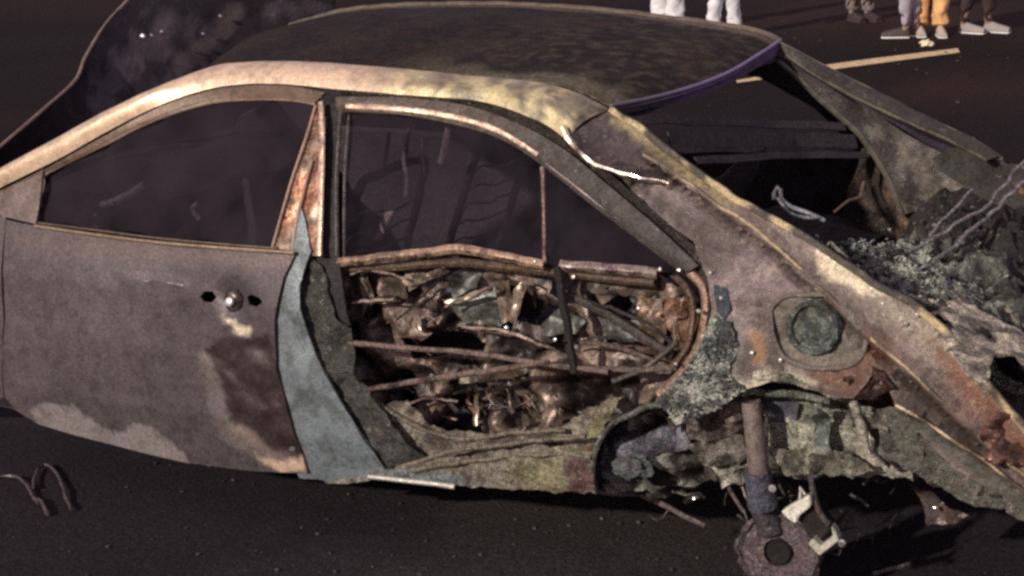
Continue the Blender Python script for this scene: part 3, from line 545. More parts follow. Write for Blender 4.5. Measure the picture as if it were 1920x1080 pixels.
# ------------------------------------------------------------------ materials
def burnt(name, rough=(.45, .85), metal=.25, soot=.35, ash=.2, ashcol=(.30, .27, .22), bump=.5, bs=70, fine=.55, spec=.4, rust=0., scale=1., mid=.35, crack=.0, flake=.0):
    m = bpy.data.materials.new(name); m.use_nodes = True; N = m.node_tree.nodes; L = m.node_tree.links; b = N['Principled BSDF']
    g = N.new('ShaderNodeNewGeometry')
    def nz(sc, det=6, ro=.6, off=0):
        t = N.new('ShaderNodeTexNoise'); t.inputs['Scale'].default_value = sc*scale; t.inputs['Detail'].default_value = det; t.inputs['Roughness'].default_value = ro
        if off:
            a = N.new('ShaderNodeVectorMath'); a.inputs[1].default_value = (off, off*.7, off*1.3); L.new(g.outputs['Position'], a.inputs[0]); L.new(a.outputs[0], t.inputs['Vector'])
        else: L.new(g.outputs['Position'], t.inputs['Vector'])
        return t.outputs['Fac']
    def rmp(x, lo, hi, a=0., c=1.):
        r = N.new('ShaderNodeMapRange'); r.interpolation_type = 'SMOOTHSTEP'
        for i, v in enumerate((lo, hi, a, c)): r.inputs[i+1].default_value = v
        L.new(x, r.inputs[0]); return r.outputs[0]
    def mix(fac, a, c):
        x = N.new('ShaderNodeMix'); x.data_type = 'RGBA'; L.new(fac, x.inputs[0])
        for s, v in ((6, a), (7, c)):
            if hasattr(v, 'links'): L.new(v, x.inputs[s])
            else: x.inputs[s].default_value = (*v, 1)
        return x.outputs[2]
    at = N.new('ShaderNodeAttribute'); at.attribute_name = MESHCOL
    c = at.outputs['Color']
    c = mix(rmp(nz(9, 8, .65), .56, .70, 0, soot), c, (.022, .018, .018))
    if rust: c = mix(rmp(nz(14, 8, .7, 3.3), .52, .68, 0, rust), c, (.11, .045, .022))
    c = mix(rmp(nz(38, 8, .7, 7.1), .57, .72, 0, ash), c, ashcol)
    if flake:
        c = mix(rmp(nz(22, 9, .72, 12.3), .555, .58, 0, flake), c, (.028, .022, .020))
        c = mix(rmp(nz(31, 9, .72, 15.9), .60, .62, 0, flake), c, ashcol)
    if crack:
        t = N.new('ShaderNodeTexNoise'); t.noise_type = 'RIDGED_MULTIFRACTAL'; t.inputs['Scale'].default_value = 26; t.inputs['Detail'].default_value = 6; t.inputs['Roughness'].default_value = .6
        L.new(g.outputs['Position'], t.inputs['Vector'])
        c = mix(rmp(t.outputs['Fac'], .75, 1.25, 0, crack), c, (.016, .013, .012))
    hs = N.new('ShaderNodeMix'); hs.data_type = 'RGBA'; hs.blend_type = 'MULTIPLY'; hs.inputs[0].default_value = 1
    gr = N.new('ShaderNodeCombineColor')
    lu = rmp(nz(210, 3, .7, .5), .3, .7, 1-fine, 1+fine)
    for i, s in enumerate((150, 120, 170)):
        q = N.new('ShaderNodeMath'); q.operation = 'MULTIPLY'; L.new(lu, q.inputs[0]); L.new(rmp(nz(s, 2, .6, 1.7*i+2), .3, .7, 1-fine*.22, 1+fine*.22), q.inputs[1]); L.new(q.outputs[0], gr.inputs[i])
    L.new(c, hs.inputs[6]); L.new(gr.outputs[0], hs.inputs[7])
    h2 = N.new('ShaderNodeMix'); h2.data_type = 'RGBA'; h2.blend_type = 'MULTIPLY'; h2.inputs[0].default_value = 1
    L.new(hs.outputs[2], h2.inputs[6]); L.new(rmp(nz(75, 7, .75, 5.7), .32, .68, 1-mid, 1+mid), h2.inputs[7])
    L.new(h2.outputs[2], b.inputs['Base Color'])
    L.new(rmp(nz(25, 6, .7, 2.2), .35, .65, rough[0], rough[1]), b.inputs['Roughness'])
    L.new(rmp(nz(18, 5, .7, 9.2), .45, .6, metal*.4, metal), b.inputs['Metallic'])
    b.inputs['Specular IOR Level'].default_value = spec
    ad = N.new('ShaderNodeMath'); ad.operation = 'MULTIPLY_ADD'; ad.inputs[1].default_value = .35
    L.new(nz(bs*3.2, 5, .7, 4), ad.inputs[0]); L.new(nz(bs, 6, .65, 6), ad.inputs[2])
    bu = N.new('ShaderNodeBump'); bu.inputs['Strength'].default_value = bump; bu.inputs['Distance'].default_value = .012
    L.new(ad.outputs[0], bu.inputs['Height']); L.new(bu.outputs[0], b.inputs['Normal'])
    return m
M_skin = burnt('scorched_paint', soot=.12, ash=.06, bump=.14, rough=(.34, .55), metal=.4, flake=.10, fine=.4, mid=.16)
M_rail = burnt('heat_tanned_steel', soot=.12, ash=.10, bump=.08, rough=(.26, .46), metal=.55, fine=.22, ashcol=(.42, .34, .24), mid=.14)
M_crust = burnt('crusted_ash_steel', soot=.55, ash=.45, bump=.9, bs=45, rust=.35, metal=.25, fine=.6, mid=.5, crack=.7, flake=.55, rough=(.35, .85), spec=.5)
M_quart = burnt('blistered_panel', soot=.5, ash=.25, bump=.40, bs=60, rust=.15, metal=.3, fine=.3, mid=.28, crack=.4, flake=.35, rough=(.32, .7), spec=.55)
M_mess = burnt('charred_inner_steel', soot=.6, ash=.15, bump=.3, bs=30, rust=.12, metal=.45, rough=(.27, .6), fine=.5, spec=.6, mid=.4, crack=.4, flake=.3)
M_bright = burnt('bare_bright_steel', soot=.6, ash=.15, bump=.05, metal=.9, rough=(.16, .42), fine=.45, spec=.6, ashcol=(.5, .42, .32))
M_glass = bpy.data.materials.new('hazed_glass'); M_glass.use_nodes = True
_n = M_glass.node_tree.nodes; _l = M_glass.node_tree.links; _n.remove(_n['Principled BSDF'])
_t = _n.new('ShaderNodeBsdfTransparent'); _d = _n.new('ShaderNodeBsdfDiffuse'); _m = _n.new('ShaderNodeMixShader'); _x = _n.new('ShaderNodeTexNoise'); _r = _n.new('ShaderNodeMapRange'); _g = _n.new('ShaderNodeNewGeometry')
_t.inputs[0].default_value = (.8, .78, .84, 1); _d.inputs[0].default_value = (.046, .038, .047, 1)  # diffuse purple puts the window haze into the panes
_x.inputs['Scale'].default_value = 7; _x.inputs['Detail'].default_value = 8; _l.new(_g.outputs['Position'], _x.inputs['Vector'])
for _i, _v in enumerate((.3, .7, .22, .58)): _r.inputs[_i+1].default_value = _v
_l.new(_x.outputs['Fac'], _r.inputs[0]); _l.new(_r.outputs[0], _m.inputs[0]); _l.new(_t.outputs[0], _m.inputs[1]); _l.new(_d.outputs[0], _m.inputs[2]); _l.new(_m.outputs[0], _n['Material Output'].inputs[0])
M_glass2 = M_glass.copy(); M_glass2.name = 'thin_hazed_glass'
for _q in M_glass2.node_tree.nodes:
    if _q.type == 'MAP_RANGE': _q.inputs[3].default_value = .10; _q.inputs[4].default_value = .42
M_dark = burnt('soot', soot=.5, ash=.08, bump=.5, metal=.05, rough=(.6, .95), fine=.55, ashcol=(.14, .12, .12))
M_roof = burnt('burnt_roof_skin', flake=.22, mid=.5, spec=.2, soot=.55, ash=.14, bump=.45, bs=40, rust=.3, metal=.05, rough=(.65, .95), fine=.55, ashcol=(.12, .095, .055))
M_ash = burnt('pale_ash', mid=.5, crack=.55, flake=.4, soot=.35, ash=.6, bump=1., bs=60, metal=0, rough=(.7, .95), fine=.7, ashcol=(.32, .34, .28))
M_road = burnt('asphalt', soot=.35, ash=.10, bump=.6, bs=70, metal=0, rough=(.8, 1), fine=.55, mid=.4, flake=.05, ashcol=(.07, .058, .054), spec=.08)
M_line = burnt('worn_road_paint', flake=.5, soot=.5, ash=.2, bump=.4, metal=0, rough=(.7, .9), fine=.3, ashcol=(.5, .42, .3))
M_cloth = burnt('cloth', mid=.12, soot=0, ash=0, bump=.15, metal=0, rough=(.8, .95), fine=.15)
M_shoe = burnt('shoe_leather', mid=.1, soot=0, ash=0, bump=.1, metal=0, rough=(.5, .7), fine=.1)
M_body = burnt('human_skin', mid=.03, soot=0, ash=0, bump=.05, metal=0, rough=(.5, .6), fine=.08)

# ------------------------------------------------------------------ road
def road():
    bm = bmesh.new(); xs = []
    def axis(lo, hi, fine, c0, c1):
        r = [lo]; 
        while r[-1] < hi: r.append(r[-1] + (fine if c0 < r[-1] < c1 else max(fine*2, .22*min(abs(r[-1]-c0), abs(r[-1]-c1)))))
        return r
    X = axis(-140, 160, .06, -1.5, 3.6); Y = axis(-180, 60, .06, -1.2, 2.6)
    V = [[bm.verts.new((x, y, .004*fb((x, y, 0), 5, 4) if -1.5 < x < 3.6 and -1.2 < y < 2.6 else 0)) for x in X] for y in Y]
    for j in range(len(Y)-1):
        for i in range(len(X)-1): bm.faces.new([V[j][i], V[j][i+1], V[j+1][i+1], V[j+1][i]])
    o = finish('road', bm, M_road, col=C(52, 44, 46), colfn=lambda co: lerp3(mottle(C(46, 40, 45), C(58, 51, 52), .6)(co), mottle(C(33, 25, 25), C(58, 38, 32), .35, .0, .45)(co), sstep((-1.2-co.y)/2.5)), smooth=True)  # far road painted darker as lamp falloff, its red-brown mottle as tail-light glow
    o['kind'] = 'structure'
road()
lp = G['g_line']
bm = bmesh.new(); A = resamp([(p[0], p[1], .006) for p in lp[:3]], 60); B = resamp([(p[0], p[1], .006) for p in lp[:2:-1]], 60)
rv = []
for i in range(60):
    jag = .018*fb((i*.37, 1, 0), 1, 3); d = (B[i]-A[i]) ; rv.append([bm.verts.new(A[i] + d*(.16+2*jag)), bm.verts.new(B[i] - d*(.06+.02*fb((i*.5, 9, 0), 1, 3)))])
for i in range(59): bm.faces.new([rv[i][0], rv[i+1][0], rv[i+1][1], rv[i][1]])
bmesh.ops.recalc_face_normals(bm, faces=bm.faces)
o = finish('road_marking', bm, M_line, col=C(218, 188, 140, 1.2, .9)); o['kind'] = 'structure'

# ------------------------------------------------------------------ the wreck
car = empty('burnt_car', (.9, 0, 0))
tag(car, 'burnt-out sedan wreck with stripped rear door and open boot standing on the road', 'car')
PM = Matrix.Translation((-.9, 0, 0))
def P(name, bm, mat, col, label=None, parent=None, **k):
    o = part(name, bm, mat, parent or car, label, col=col, **k)
    if parent is None: o.matrix_parent_inverse = PM
    return o
# roof
roof_rows = G['roof_near'], G['roof_far']
bm = loft(G['roof_near'], G['roof_far'], 90, 40, bulge=(0, 0, .03), nz=.005, nsc=5, th=0)
bm.verts.ensure_lookup_table(); H = resamp(G['hdr'], 40)
dl = [H[j] + Vector((0, 0, .006)) - bm.verts[89*40+j].co for j in range(40)]
for i in range(90):
    w = max(0, (i/89 - .55)/.45) ** 2
    for j in range(40): bm.verts[i*40+j].co += dl[j]*w
solid(bm, .004)
def roofcol(co):
    c = mottle(C(39, 31, 31, .8), C(54, 42, 33, .8), 5, -.3, .4)(co)
    t = (.52 - co.y) / .2 + .6*fb(co, 9, 4)                                   # ash lying along the near edge
    t2 = sstep((1.25 - co.x) / .5)
    c = lerp3(c, C(112, 104, 74), .75 * t2 * sstep(1.05 - 1.5*t))
    c = lerp3(c, C(82, 71, 50), .6 * t2 * sstep((fb(co, 30, 5) - .10)/.2))
    if co.y < -.44: c = lerp3(c, C(105, 92, 76), .8)
    return c
P('roof', bm, M_roof, None, 'roof skin blackened in front and dusted with olive ash at the rear', colfn=roofcol)
# far roof edge lip
fr = [(x, y-.012, z+.004) for x, y, z in G['roof_far']]
P('roof_drip_rail', tube(fr, .009, nz=.003), M_rail, C(112, 98, 80))
# near side rail with A pillar
def railcol(co):
    t = sstep((1.35 - co.x) / .45)
    c = lerp3(C(222, 186, 146), C(136, 124, 98), t)  # front end painted brighter to put the lamp highlight into the colour
    c = lerp3(c, C(70, 66, 52), sstep((.75 - co.x)/.3) * sstep(.5 + 2*fb(co, 14, 4)))
    if .5 < co.x < 1.15: c = lerp3(c, C(196, 178, 120), sstep(.35 + 3.*fb(co + Vector((3, 0, 0)), 20, 4)))
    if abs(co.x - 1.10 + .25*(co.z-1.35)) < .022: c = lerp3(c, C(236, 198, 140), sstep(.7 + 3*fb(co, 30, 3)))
    if abs(co.x - 1.34 - .6*(co.z-1.36)) < .006: c = C(238, 200, 150)  # seam highlight painted as a pale line
    return c
bm = loft(G['rail_up'], G['rail_lo'], 110, 14, bulge=(0, .014, .016), nz=.0015, nsc=12, th=-.004)
rail = P('side_rail', bm, M_rail, None, 'tan roof rail and windscreen pillar with painted highlights', colfn=railcol)
for px_ in ((1.37, .0), (1.115, .0)):
    pass
# front door with frame
hl, hr = G['hole_l'], G['hole_r']; hx, hz = G['handle'][0]
def doorbm():
    V, F = cdt(G['fdoor'], (hl, hr), .016); bm = bmesh.new(); bv = []
    for x, z in V:
        y = S(x, z) + .006*fb((x, .3, z), 3, 3)
        y -= .024*math.exp(-(((x-hx)/.06)**2 + ((z-hz)/.045)**2))             # dished recess of the handle
        y += .004*math.exp(-(lined((x, z), [(q[0], q[2]) for q in G['swage']])/.012)**2)
        d = polyd((x, z), G['p_red'])
        if d > -.02: y += .010*fb((x, 3, z), 16, 3)*sstep((d+.02)/.05) - .006*sstep((d+.02)/.04)
        bv.append(bm.verts.new((x, y, z)))
    for f in F: bm.faces.new([bv[i] for i in f])
    bm.normal_update()
    if sum(f.normal.y for f in bm.faces) < 0: bmesh.ops.reverse_faces(bm, faces=bm.faces)
    thick(bm, .006)
    return bm
dcol = painter(mottle(C(94, 83, 86), C(86, 77, 81), 4), [
    (G['p_dark'], C(78, 69, 73), .2), (G['p_top'], C(104, 88, 86), .06), (G['p_light'], C(138, 127, 125), .005), (G['p_grey'], C(112, 100, 98), .02),
    (G['p_red'], C(62, 47, 47), .008), (G['p_beige2'], C(124, 106, 96), .02), (G['p_beige'], C(205, 172, 140), .016), (G['p_scratch'], C(215, 195, 160), .006)], warp=.008, wsc=22)
door = P('front_door', doorbm(), M_skin, None, 'scorched front door with a pale lower edge and an empty handle recess', colfn=dcol, var=.06)
hb = lump((hx, S(hx, hz)-.010, hz-.012), (.034, .016, .04), .12, 4, 3)
handle = part('handle', hb, M_bright, door, 'bare handle socket', col=C(92, 80, 76))
part('lock_barrel', lathe([(.014, 0), (.015, .006), (.012, .012), (.004, .015)], (hx+.0, S(hx, hz)+.006, hz-.008), (0, 1, .25), 16), M_bright, door, 'bright lock barrel', col=(.8, .8, .8))
part('window_frame', loft(G['fd_out'], G['fd_in'][1:], 100, 8, bulge=(0, 0, 0), th=.01, prof=([0, .25, .3, .5, .55, .8, 1], [0, 0, 0, 0, 0, 0, 0])), M_rail, door, col=C(112, 90, 70))
for k, (t, r, cc) in enumerate(((.30, .004, C(150, 122, 92)), (.62, .005, C(92, 74, 56)), (.9, .004, C(172, 136, 100)))):
    A = resamp(G['fd_out'], 60); B = resamp(G['fd_in'][1:], 60)
    part('window_seal', tube([tuple(a.lerp(b, t) + Vector((0, .006, 0))) for a, b in zip(A, B)][4:], r, 6), M_rail, door, col=cc)
part('mirror_patch', panel(G['sail'], (), .02, .004, .008, .006, 18), M_skin, door, 'scorched mirror mounting patch', col=C(110, 92, 84))
part('swage_line', tube(G['swage'], .0022, 6, nz=.002), M_bright, door, 'thin bright swage line', colfn=mottle(C(110, 94, 88), C(200, 180, 170), 30))  # thin tube mottled pale along the swage
part('belt_strip', tube(G['belt'], .006, 6), M_rail, door, col=C(140, 112, 86))
part('belt_strip', tube(G['belt2'], .004, 6), M_rail, door, col=C(96, 80, 66))
P('front_fender', panel(G['fend'] + [], (), .03, .003, .006, .006, 4), M_skin, C(96, 82, 80))
# B pillar
bp = P('b_pillar', panel(G['bpil_low'], (), .012, .012, .005, .004, 8, ragged=.004), M_skin, None, 'blue-grey bare primer centre pillar', colfn=mottle(C(112, 125, 130), C(92, 102, 103), 14, .15, .45), var=.18)
part('pillar_upper', panel(G['bpil_up'], (), .02, .045, .01, .004, 10), M_dark, bp, 'blackened upper pillar', col=C(48, 45, 46))
part('pillar_trim', panel(G['bp_rust'], (), .015, .02, .004, .006, 14), M_bright, bp, 'rust-orange door frame flange', colfn=mottle(C(150, 98, 66), C(118, 92, 72), 12))
part('pillar_trim', tube(G['bp_strip'], .010, 8, flat=.6), M_bright, bp, 'bright pillar edge', col=C(225, 185, 150))
for n in ('bp_edge', 'bp_edge2'): part('pillar_trim', tube(G[n], .0045, 6), M_rail, bp, col=C(190, 150, 118))
part('door_jamb', panel(G['jamb'], (), .010, .035, .006, .016, 14, fine=.006, ragged=.006, fold=.012), M_crust, bp, 'dark scaly door jamb', col=C(62, 64, 58))
part('jamb_flange', tube(G['jamb_edge'], .006, 6, nz=.002), M_crust, bp, col=C(96, 106, 104))
bx = G['bp_strip'][0]
part('bolt_hole', lathe([(.006, 0), (.004, .002), (.0015, .001)], (bx[0]+.003, bx[1]+.009, bx[2]-.03), (0, 1, .3), 12), M_dark, bp, col=(.01, .01, .01))
# rear door
rd = P('rear_door', loft(G['rd_out'], G['rd_in'], 100, 6, bulge=(0, .006, 0), th=.012), M_quart, None, 'rear door with its outer skin gone and inner beams bare', colfn=lambda co: lerp3(C(62, 55, 50), C(88, 74, 62), sstep((co.x-.5)/.4)))
part('window_seal', tube(G['rd_chrome'], .0105, 8, flat=.7), M_bright, rd, 'bright window strip', col=C(225, 185, 150))
part('window_seal', tube(G['rd_line'], .004, 6, nz=.002), M_rail, rd, col=C(112, 96, 84)); part('window_seal', tube(G['rd_line2'], .0035, 6, nz=.002), M_rail, rd, col=C(96, 84, 76))
part('window_channel', tube(G['rd_front1'], .006, 6), M_mess, rd, col=C(84, 74, 70))
part('window_channel', tube(G['rd_front2'], .005, 6), M_mess, rd, col=C(84, 78, 78))
part('quarter_window_bar', tube(G['div'], .0065, 8, nz=.001), M_bright, rd, col=C(130, 100, 84))
d0 = Vector(G['div'][0]); part('quarter_window_bar', tube([d0, d0 + Vector((0, 0, -.05))], .008, 8), M_bright, rd, 'bright end of bar', col=C(220, 200, 175))
def flatbar(name, n, w, c, mat=M_bright, lab=None, tk=.006):
    A = [Vector(p) + Vector((0, 0, w/2)) for p in G[n]]; B = [Vector(p) - Vector((0, -.004, w/2)) for p in G[n]]
    return part(name, loft(A, B, 40, 5, bulge=(0, .008, 0), th=tk, nz=.003, nsc=20), mat, rd, lab, col=c)
flatbar('belt_rail', 'rbelt1', .017, C(190, 152, 118)); flatbar('belt_rail', 'rbelt2', .020, C(150, 130, 118)); flatbar('belt_rail', 'rbelt3', .014, C(98, 78, 58), M_mess)
part('guide_post', tube(G['post'], .013, 8, nz=.004), M_dark, rd, col=C(34, 30, 30))
part('rear_flange', tube(G['rd_rear'], .013, 8, nz=.003, flat=.7), M_mess, rd, col=C(122, 88, 66)); part('rear_flange', tube(G['rd_rear2'], .010, 8, nz=.006), M_mess, rd, col=C(96, 68, 44))
for n, r, c in (('bar1', .008, C(120, 98, 88)), ('bar2', .009, C(134, 110, 96)), ('bar3', .009, C(96, 80, 72)), ('bar4', .007, C(92, 76, 66)), ('bar5', .013, C(70, 64, 56)), ('bar6', .008, C(80, 70, 64))):
    part('side_impact_bar', tube(G[n], r, 8, nz=.003), M_mess if n != 'bar2' else M_bright, rd, col=c)
holes = [[(p[0], p[1]) for p in G[h]] for h in ('rdhole', 'rdhole2', 'rdhole3', 'rdhole4', 'rdhole5', 'rdhole6')]
def fold_tone(lo, hi, s, y0=.2):                    # darker in the folds, paler on the ridges
    return lambda co: lerp3(lo, hi, sstep((rid((co.x, y0, co.z), s) - .85)/.75 + .25*fb(co, 30, 3)))
part('inner_panel', sheet(G['rd_back'], .0075, .03, 11, .004, holes, fold=.05, fsc=5), M_mess, rd, 'twisted inner panel', colfn=fold_tone(C(36, 29, 28), C(146, 120, 104), 5))
CC = dict(c1=C(190, 168, 142), c2=C(100, 84, 66), c3=C(104, 112, 102), c4=C(128, 102, 78), c5=C(52, 50, 46), c6=C(74, 58, 50), c7=C(110, 80, 46), c8=C(126, 84, 52))
for n in sorted(k for k in G if k.startswith('sh') and k[2].isdigit()):
    k = n[-2:]
    if int(n[2:4]) in (9, 17, 27, 28): continue
    part('torn_sheet', sheet(G[n], .007, .014, 12, .003, fold=.010, fsc=9), M_bright if k == 'c1' else M_mess, rd, colfn=fold_tone(lerp3(CC[k], (.03, .025, .022), .5), CC[k], 9), var=.3)
for n in sorted(k for k in G if k.startswith('coil')):
    part('hanging_strip', tube(G[n], random.uniform(.004, .009), 6, nz=.010, flat=.35), M_bright if random.random() < .5 else M_mess, rd, col=random.choice((C(120, 84, 62), C(90, 74, 60), C(150, 124, 100), C(60, 52, 48))))
def pane(n):
    return sheet(G[n], .05, 0, 1, .003, ragged=0)
part('window_pane', pane('fpane'), M_glass, door, 'window pane added for the haze', col=(.04, .03, .04)); part('window_pane', pane('rpane'), M_glass2, rd, 'window pane added for the haze', col=(.04, .03, .04))  # panes added to carry the even haze of the windows
for n in sorted(k for k in G if k.startswith('edge') and k[-1] != 'm'):
    b_ = n[-1] == 'b'; P3 = [Vector(p) for p in G[n]]; w_ = .0024 if b_ else .0034
    part('bent_flange', loft([p + Vector((0, 0, w_)) for p in P3], [p - Vector((0, -.006, w_)) for p in P3], 40, 3, nz=.006, nsc=26, th=.002), M_bright if b_ else M_mess, rd, col={'b': C(176, 152, 132), 'm': C(92, 78, 72), 'd': C(40, 34, 33)}[n[-1]], var=.5)
# outer gutter between rear door and body
P('door_aperture', loft(G['gut_out'], G['gut_in'], 90, 5, th=.006, nz=.004, nsc=14), M_crust, C(58, 50, 44), 'sooty door aperture flange')
# sill
scol = painter(mottle(C(134, 126, 106), C(92, 84, 74), 14), [(G['p_sillblue'], C(112, 124, 128), .02), (G['p_sillyel'], C(128, 122, 84), .04), (G['p_sillred'], C(98, 66, 62), .03), (G['p_arch_y'], C(130, 124, 84), .03)], .015)
sill = P('sill', panel(G['sill'], (), .010, 0, .006, .010, 12, fine=.005, ragged=.006, fold=.010), M_crust, None, 'ash-caked sill under the rear door', colfn=scol)
part('sill_step', panel(G['sill_in'], (), .010, .07, .006, .016, 10, fine=.006, ragged=.010, fold=.018), M_crust, sill, colfn=scol)
part('sill_trim', tube(G['sill_strip'], .007, 6, flat=.7), M_skin, sill, 'pale strip along the sill', col=C(170, 165, 155))
for n in ('sill_step1', 'sill_step2', 'sill_step3'): part('sill_flange', tube(G[n], .007, 6, nz=.005), M_crust, sill, col=C(118, 108, 88))
# wheel arch
P('arch_liner', loft(G['arch_edge'], G['arch_in'], 40, 10, nz=.02, nsc=9, th=.004), M_crust, C(72, 74, 70), 'torn wheel arch liner')
P('arch_lip', tube(G['arch_edge'], .008, 6, nz=.008), M_crust, C(96, 100, 88))
# quarter panel
def qbase(co):
    c = mottle(C(120, 101, 100), C(92, 76, 74), 5, -.2, .25)(co)
    c = lerp3(c, C(70, 54, 48), .8*sstep((fb(co + Vector((2, 2, 2)), 11, 5) - .12)/.2) * sstep((.95 - co.z)/.25))
    return lerp3(c, C(160, 138, 122), .7*sstep((fb(co + Vector((9, 2, 2)), 26, 4) - .38)/.12))
qcol = painter(qbase, [
    (G['q_top'], C(122, 104, 94), .04), (G['q_darkC'], C(56, 44, 42), .03), (G['q_darkD'], C(72, 58, 54), .04), (G['q_yel'], C(160, 140, 84), .03), (G['q_low'], C(66, 54, 44), .04), (G['q_under'], C(84, 82, 72), .02),
    (G['q_cream'], C(214, 198, 158), .008), (G['q_speck'], C(150, 136, 116), .06), (G['q_rust'], C(124, 78, 54), .06), (G['q_rust2'], C(104, 66, 42), .05),
    (G['q_frame'], C(104, 94, 80), .02), (G['q_org'], C(150, 106, 50), .02), (G['q_ash'], C(112, 116, 102), .05), (G['q_cream2'], C(190, 180, 148), .02)], .018, 18)
def R2(n): return [(p[0], p[-1]) for p in G[n]]
qb = panel(G['quarter'], (), .013, 0, .005, .010, 7, ridges=(
    (R2('crease'), .030, .020), (R2('crease2'), .020, .024), (R2('crease_g'), .012, -.020), (R2('crease2_g'), .014, -.020), (R2('crease3'), .018, -.010), (R2('crease4'), .010, -.008), (R2('crease5'), .012, .014)), fine=.003, ragged=.004)
qp = P('rear_quarter_panel', qb, M_quart, None, 'blistered mauve-grey rear quarter panel', colfn=qcol, var=.2)
part('shoulder_crease', tube([(x, S(x, z)+.017, z) for x, z in G['crease']], .006, 6, nz=.006), M_quart, qp, colfn=mottle(C(104, 86, 70), C(170, 146, 106), 14, -.1, .2))
part('pillar_crease', tube([(x, S(x, z)+.022, z) for x, z in G['crease2']], .010, 6, nz=.010, taper=.25), M_bright, qp, 'bright melted crease', colfn=mottle(C(96, 76, 72), C(240, 205, 175), 15, -.1, .12))
part('bumper_crease', tube([(x, S(x, z)+.014, z) for x, z in G['crease5']], .005, 6, nz=.002), M_bright, qp, 'bright thin crease', colfn=mottle(C(120, 96, 76), C(225, 195, 150), 14, -.15, .15))
part('upper_flange', tube(G['q_upedge'], .010, 8, nz=.006), M_quart, qp, 'flange with yellow crust', colfn=mottle(C(80, 74, 60), C(205, 182, 118), 11, -.1, .2))
fx, fz = G['fuel'][0]; fy = S(fx, fz)
fr_ = [(x, S(x, z)+.004, z) for x, z in G['q_frame']]
part('filler_frame', tube(fr_ + fr_[:1], .007, 8, nz=.005), M_quart, qp, 'frame round the fuel filler', col=C(112, 100, 88))
part('fuel_filler', lathe([(.070, -.012), (.068, .005), (.060, .008), (.055, .006), (.052, -.008), (.047, -.008), (.040, -.002), (.025, .004), (.012, .003)], (fx, fy+.013, fz), (.05, 1, .22), 44, jag=.08), M_crust, qp, 'dark round fuel filler', colfn=mottle(C(58, 68, 64), C(96, 106, 96), 30))
part('crumbled_corner', sheet([(x, S(x, z)+.006, z) for x, z in G['q_ash']], .008, .012, 20, .003, fold=.012, fsc=16, ragged=.008), M_ash, qp, 'crumbled grey-green corner', colfn=mottle(C(70, 76, 74), C(160, 160, 146), 18, -.1, .25))
part('side_marker', panel([(p[0], p[2]) for p in G['marker']], (), .015, -.004, .01, .006, 12), M_dark, qp, 'blue-black melted patch', col=C(58, 68, 78))
bmc = bmesh.new(); random.seed(3)
aq = G['q_ash']
n_ = 0
while n_ < 900:
    x = random.uniform(min(p[0] for p in aq), max(p[0] for p in aq)); z = random.uniform(min(p[1] for p in aq), max(p[1] for p in aq))
    if not inside((x, z), aq): continue
    n_ += 1; r = random.choice((.0015, .002, .003, .0045)); lump((x, S(x, z)+random.uniform(0, .012), z), (r*1.4, r, r), .6, 5, 1, bmc, n_)
for v in list(bmc.verts): v.co += noise.noise_vector(v.co*60)*.003
o = P('ash_crust', bmc, M_ash, None, None, parent=qp, smooth=False, colfn=mottle(C(84, 92, 90), C(176, 180, 164), 26, -.05, .25)); o['kind'] = 'stuff'
P('arch_rag', sheet(G['archmid'], .008, fold=.03, fsc=12, crumple=.04, csc=18, th=.004), M_crust, None, 'crumbling wheel arch corner', colfn=mottle(C(96, 76, 66), C(130, 132, 116), 14, -.1, .2), parent=qp)
P('arch_rag', sheet(G['ragA'], .008, fold=.03, fsc=12, crumple=.05, csc=16, th=.004), M_mess, C(74, 50, 44), 'rust-brown rag of steel', parent=qp)
P('arch_rag', tube(G['archlip'], .014, 10, nz=.014), M_ash, None, 'cream crusted arch lip', parent=qp, colfn=mottle(C(110, 108, 90), C(196, 190, 160), 18))
P('arch_rag', tube(G['archlip2'], .009, 8, nz=.012), M_ash, None, None, parent=qp, colfn=mottle(C(90, 96, 84), C(150, 156, 134), 18))
P('tail_wreckage', sheet(G['tailA'], .008, fold=.03, fsc=12, crumple=.07, csc=14, th=.004), M_mess, None, 'rust-brown crumpled tail corner', parent=qp, colfn=mottle(C(70, 44, 36), C(128, 88, 66), 14))
P('tail_wreckage', sheet(G['tailB'], .008, fold=.03, fsc=12, crumple=.04, csc=18, th=.004), M_crust, C(132, 122, 112), None, parent=qp)
for i, p in enumerate(G['glint']): part('glint_lump', lump(p, (.0055, .004, .0055), .4, 6, 2, None, i), M_bright, qp if p[0] < .06 else rd, col=(.75, .70, .66), var=.02)  # pale metal lumps added as painted glints
lpn = P('lower_quarter', panel(G['q_lowpanel2'], ([(p[0], p[1]) for p in G['lp_hole']],), .011, .05, .005, .014, 12, fine=.005, ragged=.006, fold=.016), M_crust, C(92, 92, 82), 'grey-green lower quarter with a round hole')
part('torn_sheet', sheet(G['tailC'], .008, fold=.03, fsc=12, crumple=.04, csc=14, th=.004), M_crust, lpn, colfn=mottle(C(60, 50, 46), C(104, 88, 80), 14)); part('torn_sheet', sheet(G['tailD'], .008, fold=.03, fsc=12, crumple=.03, csc=14, th=.004), M_crust, lpn, col=C(120, 112, 98))
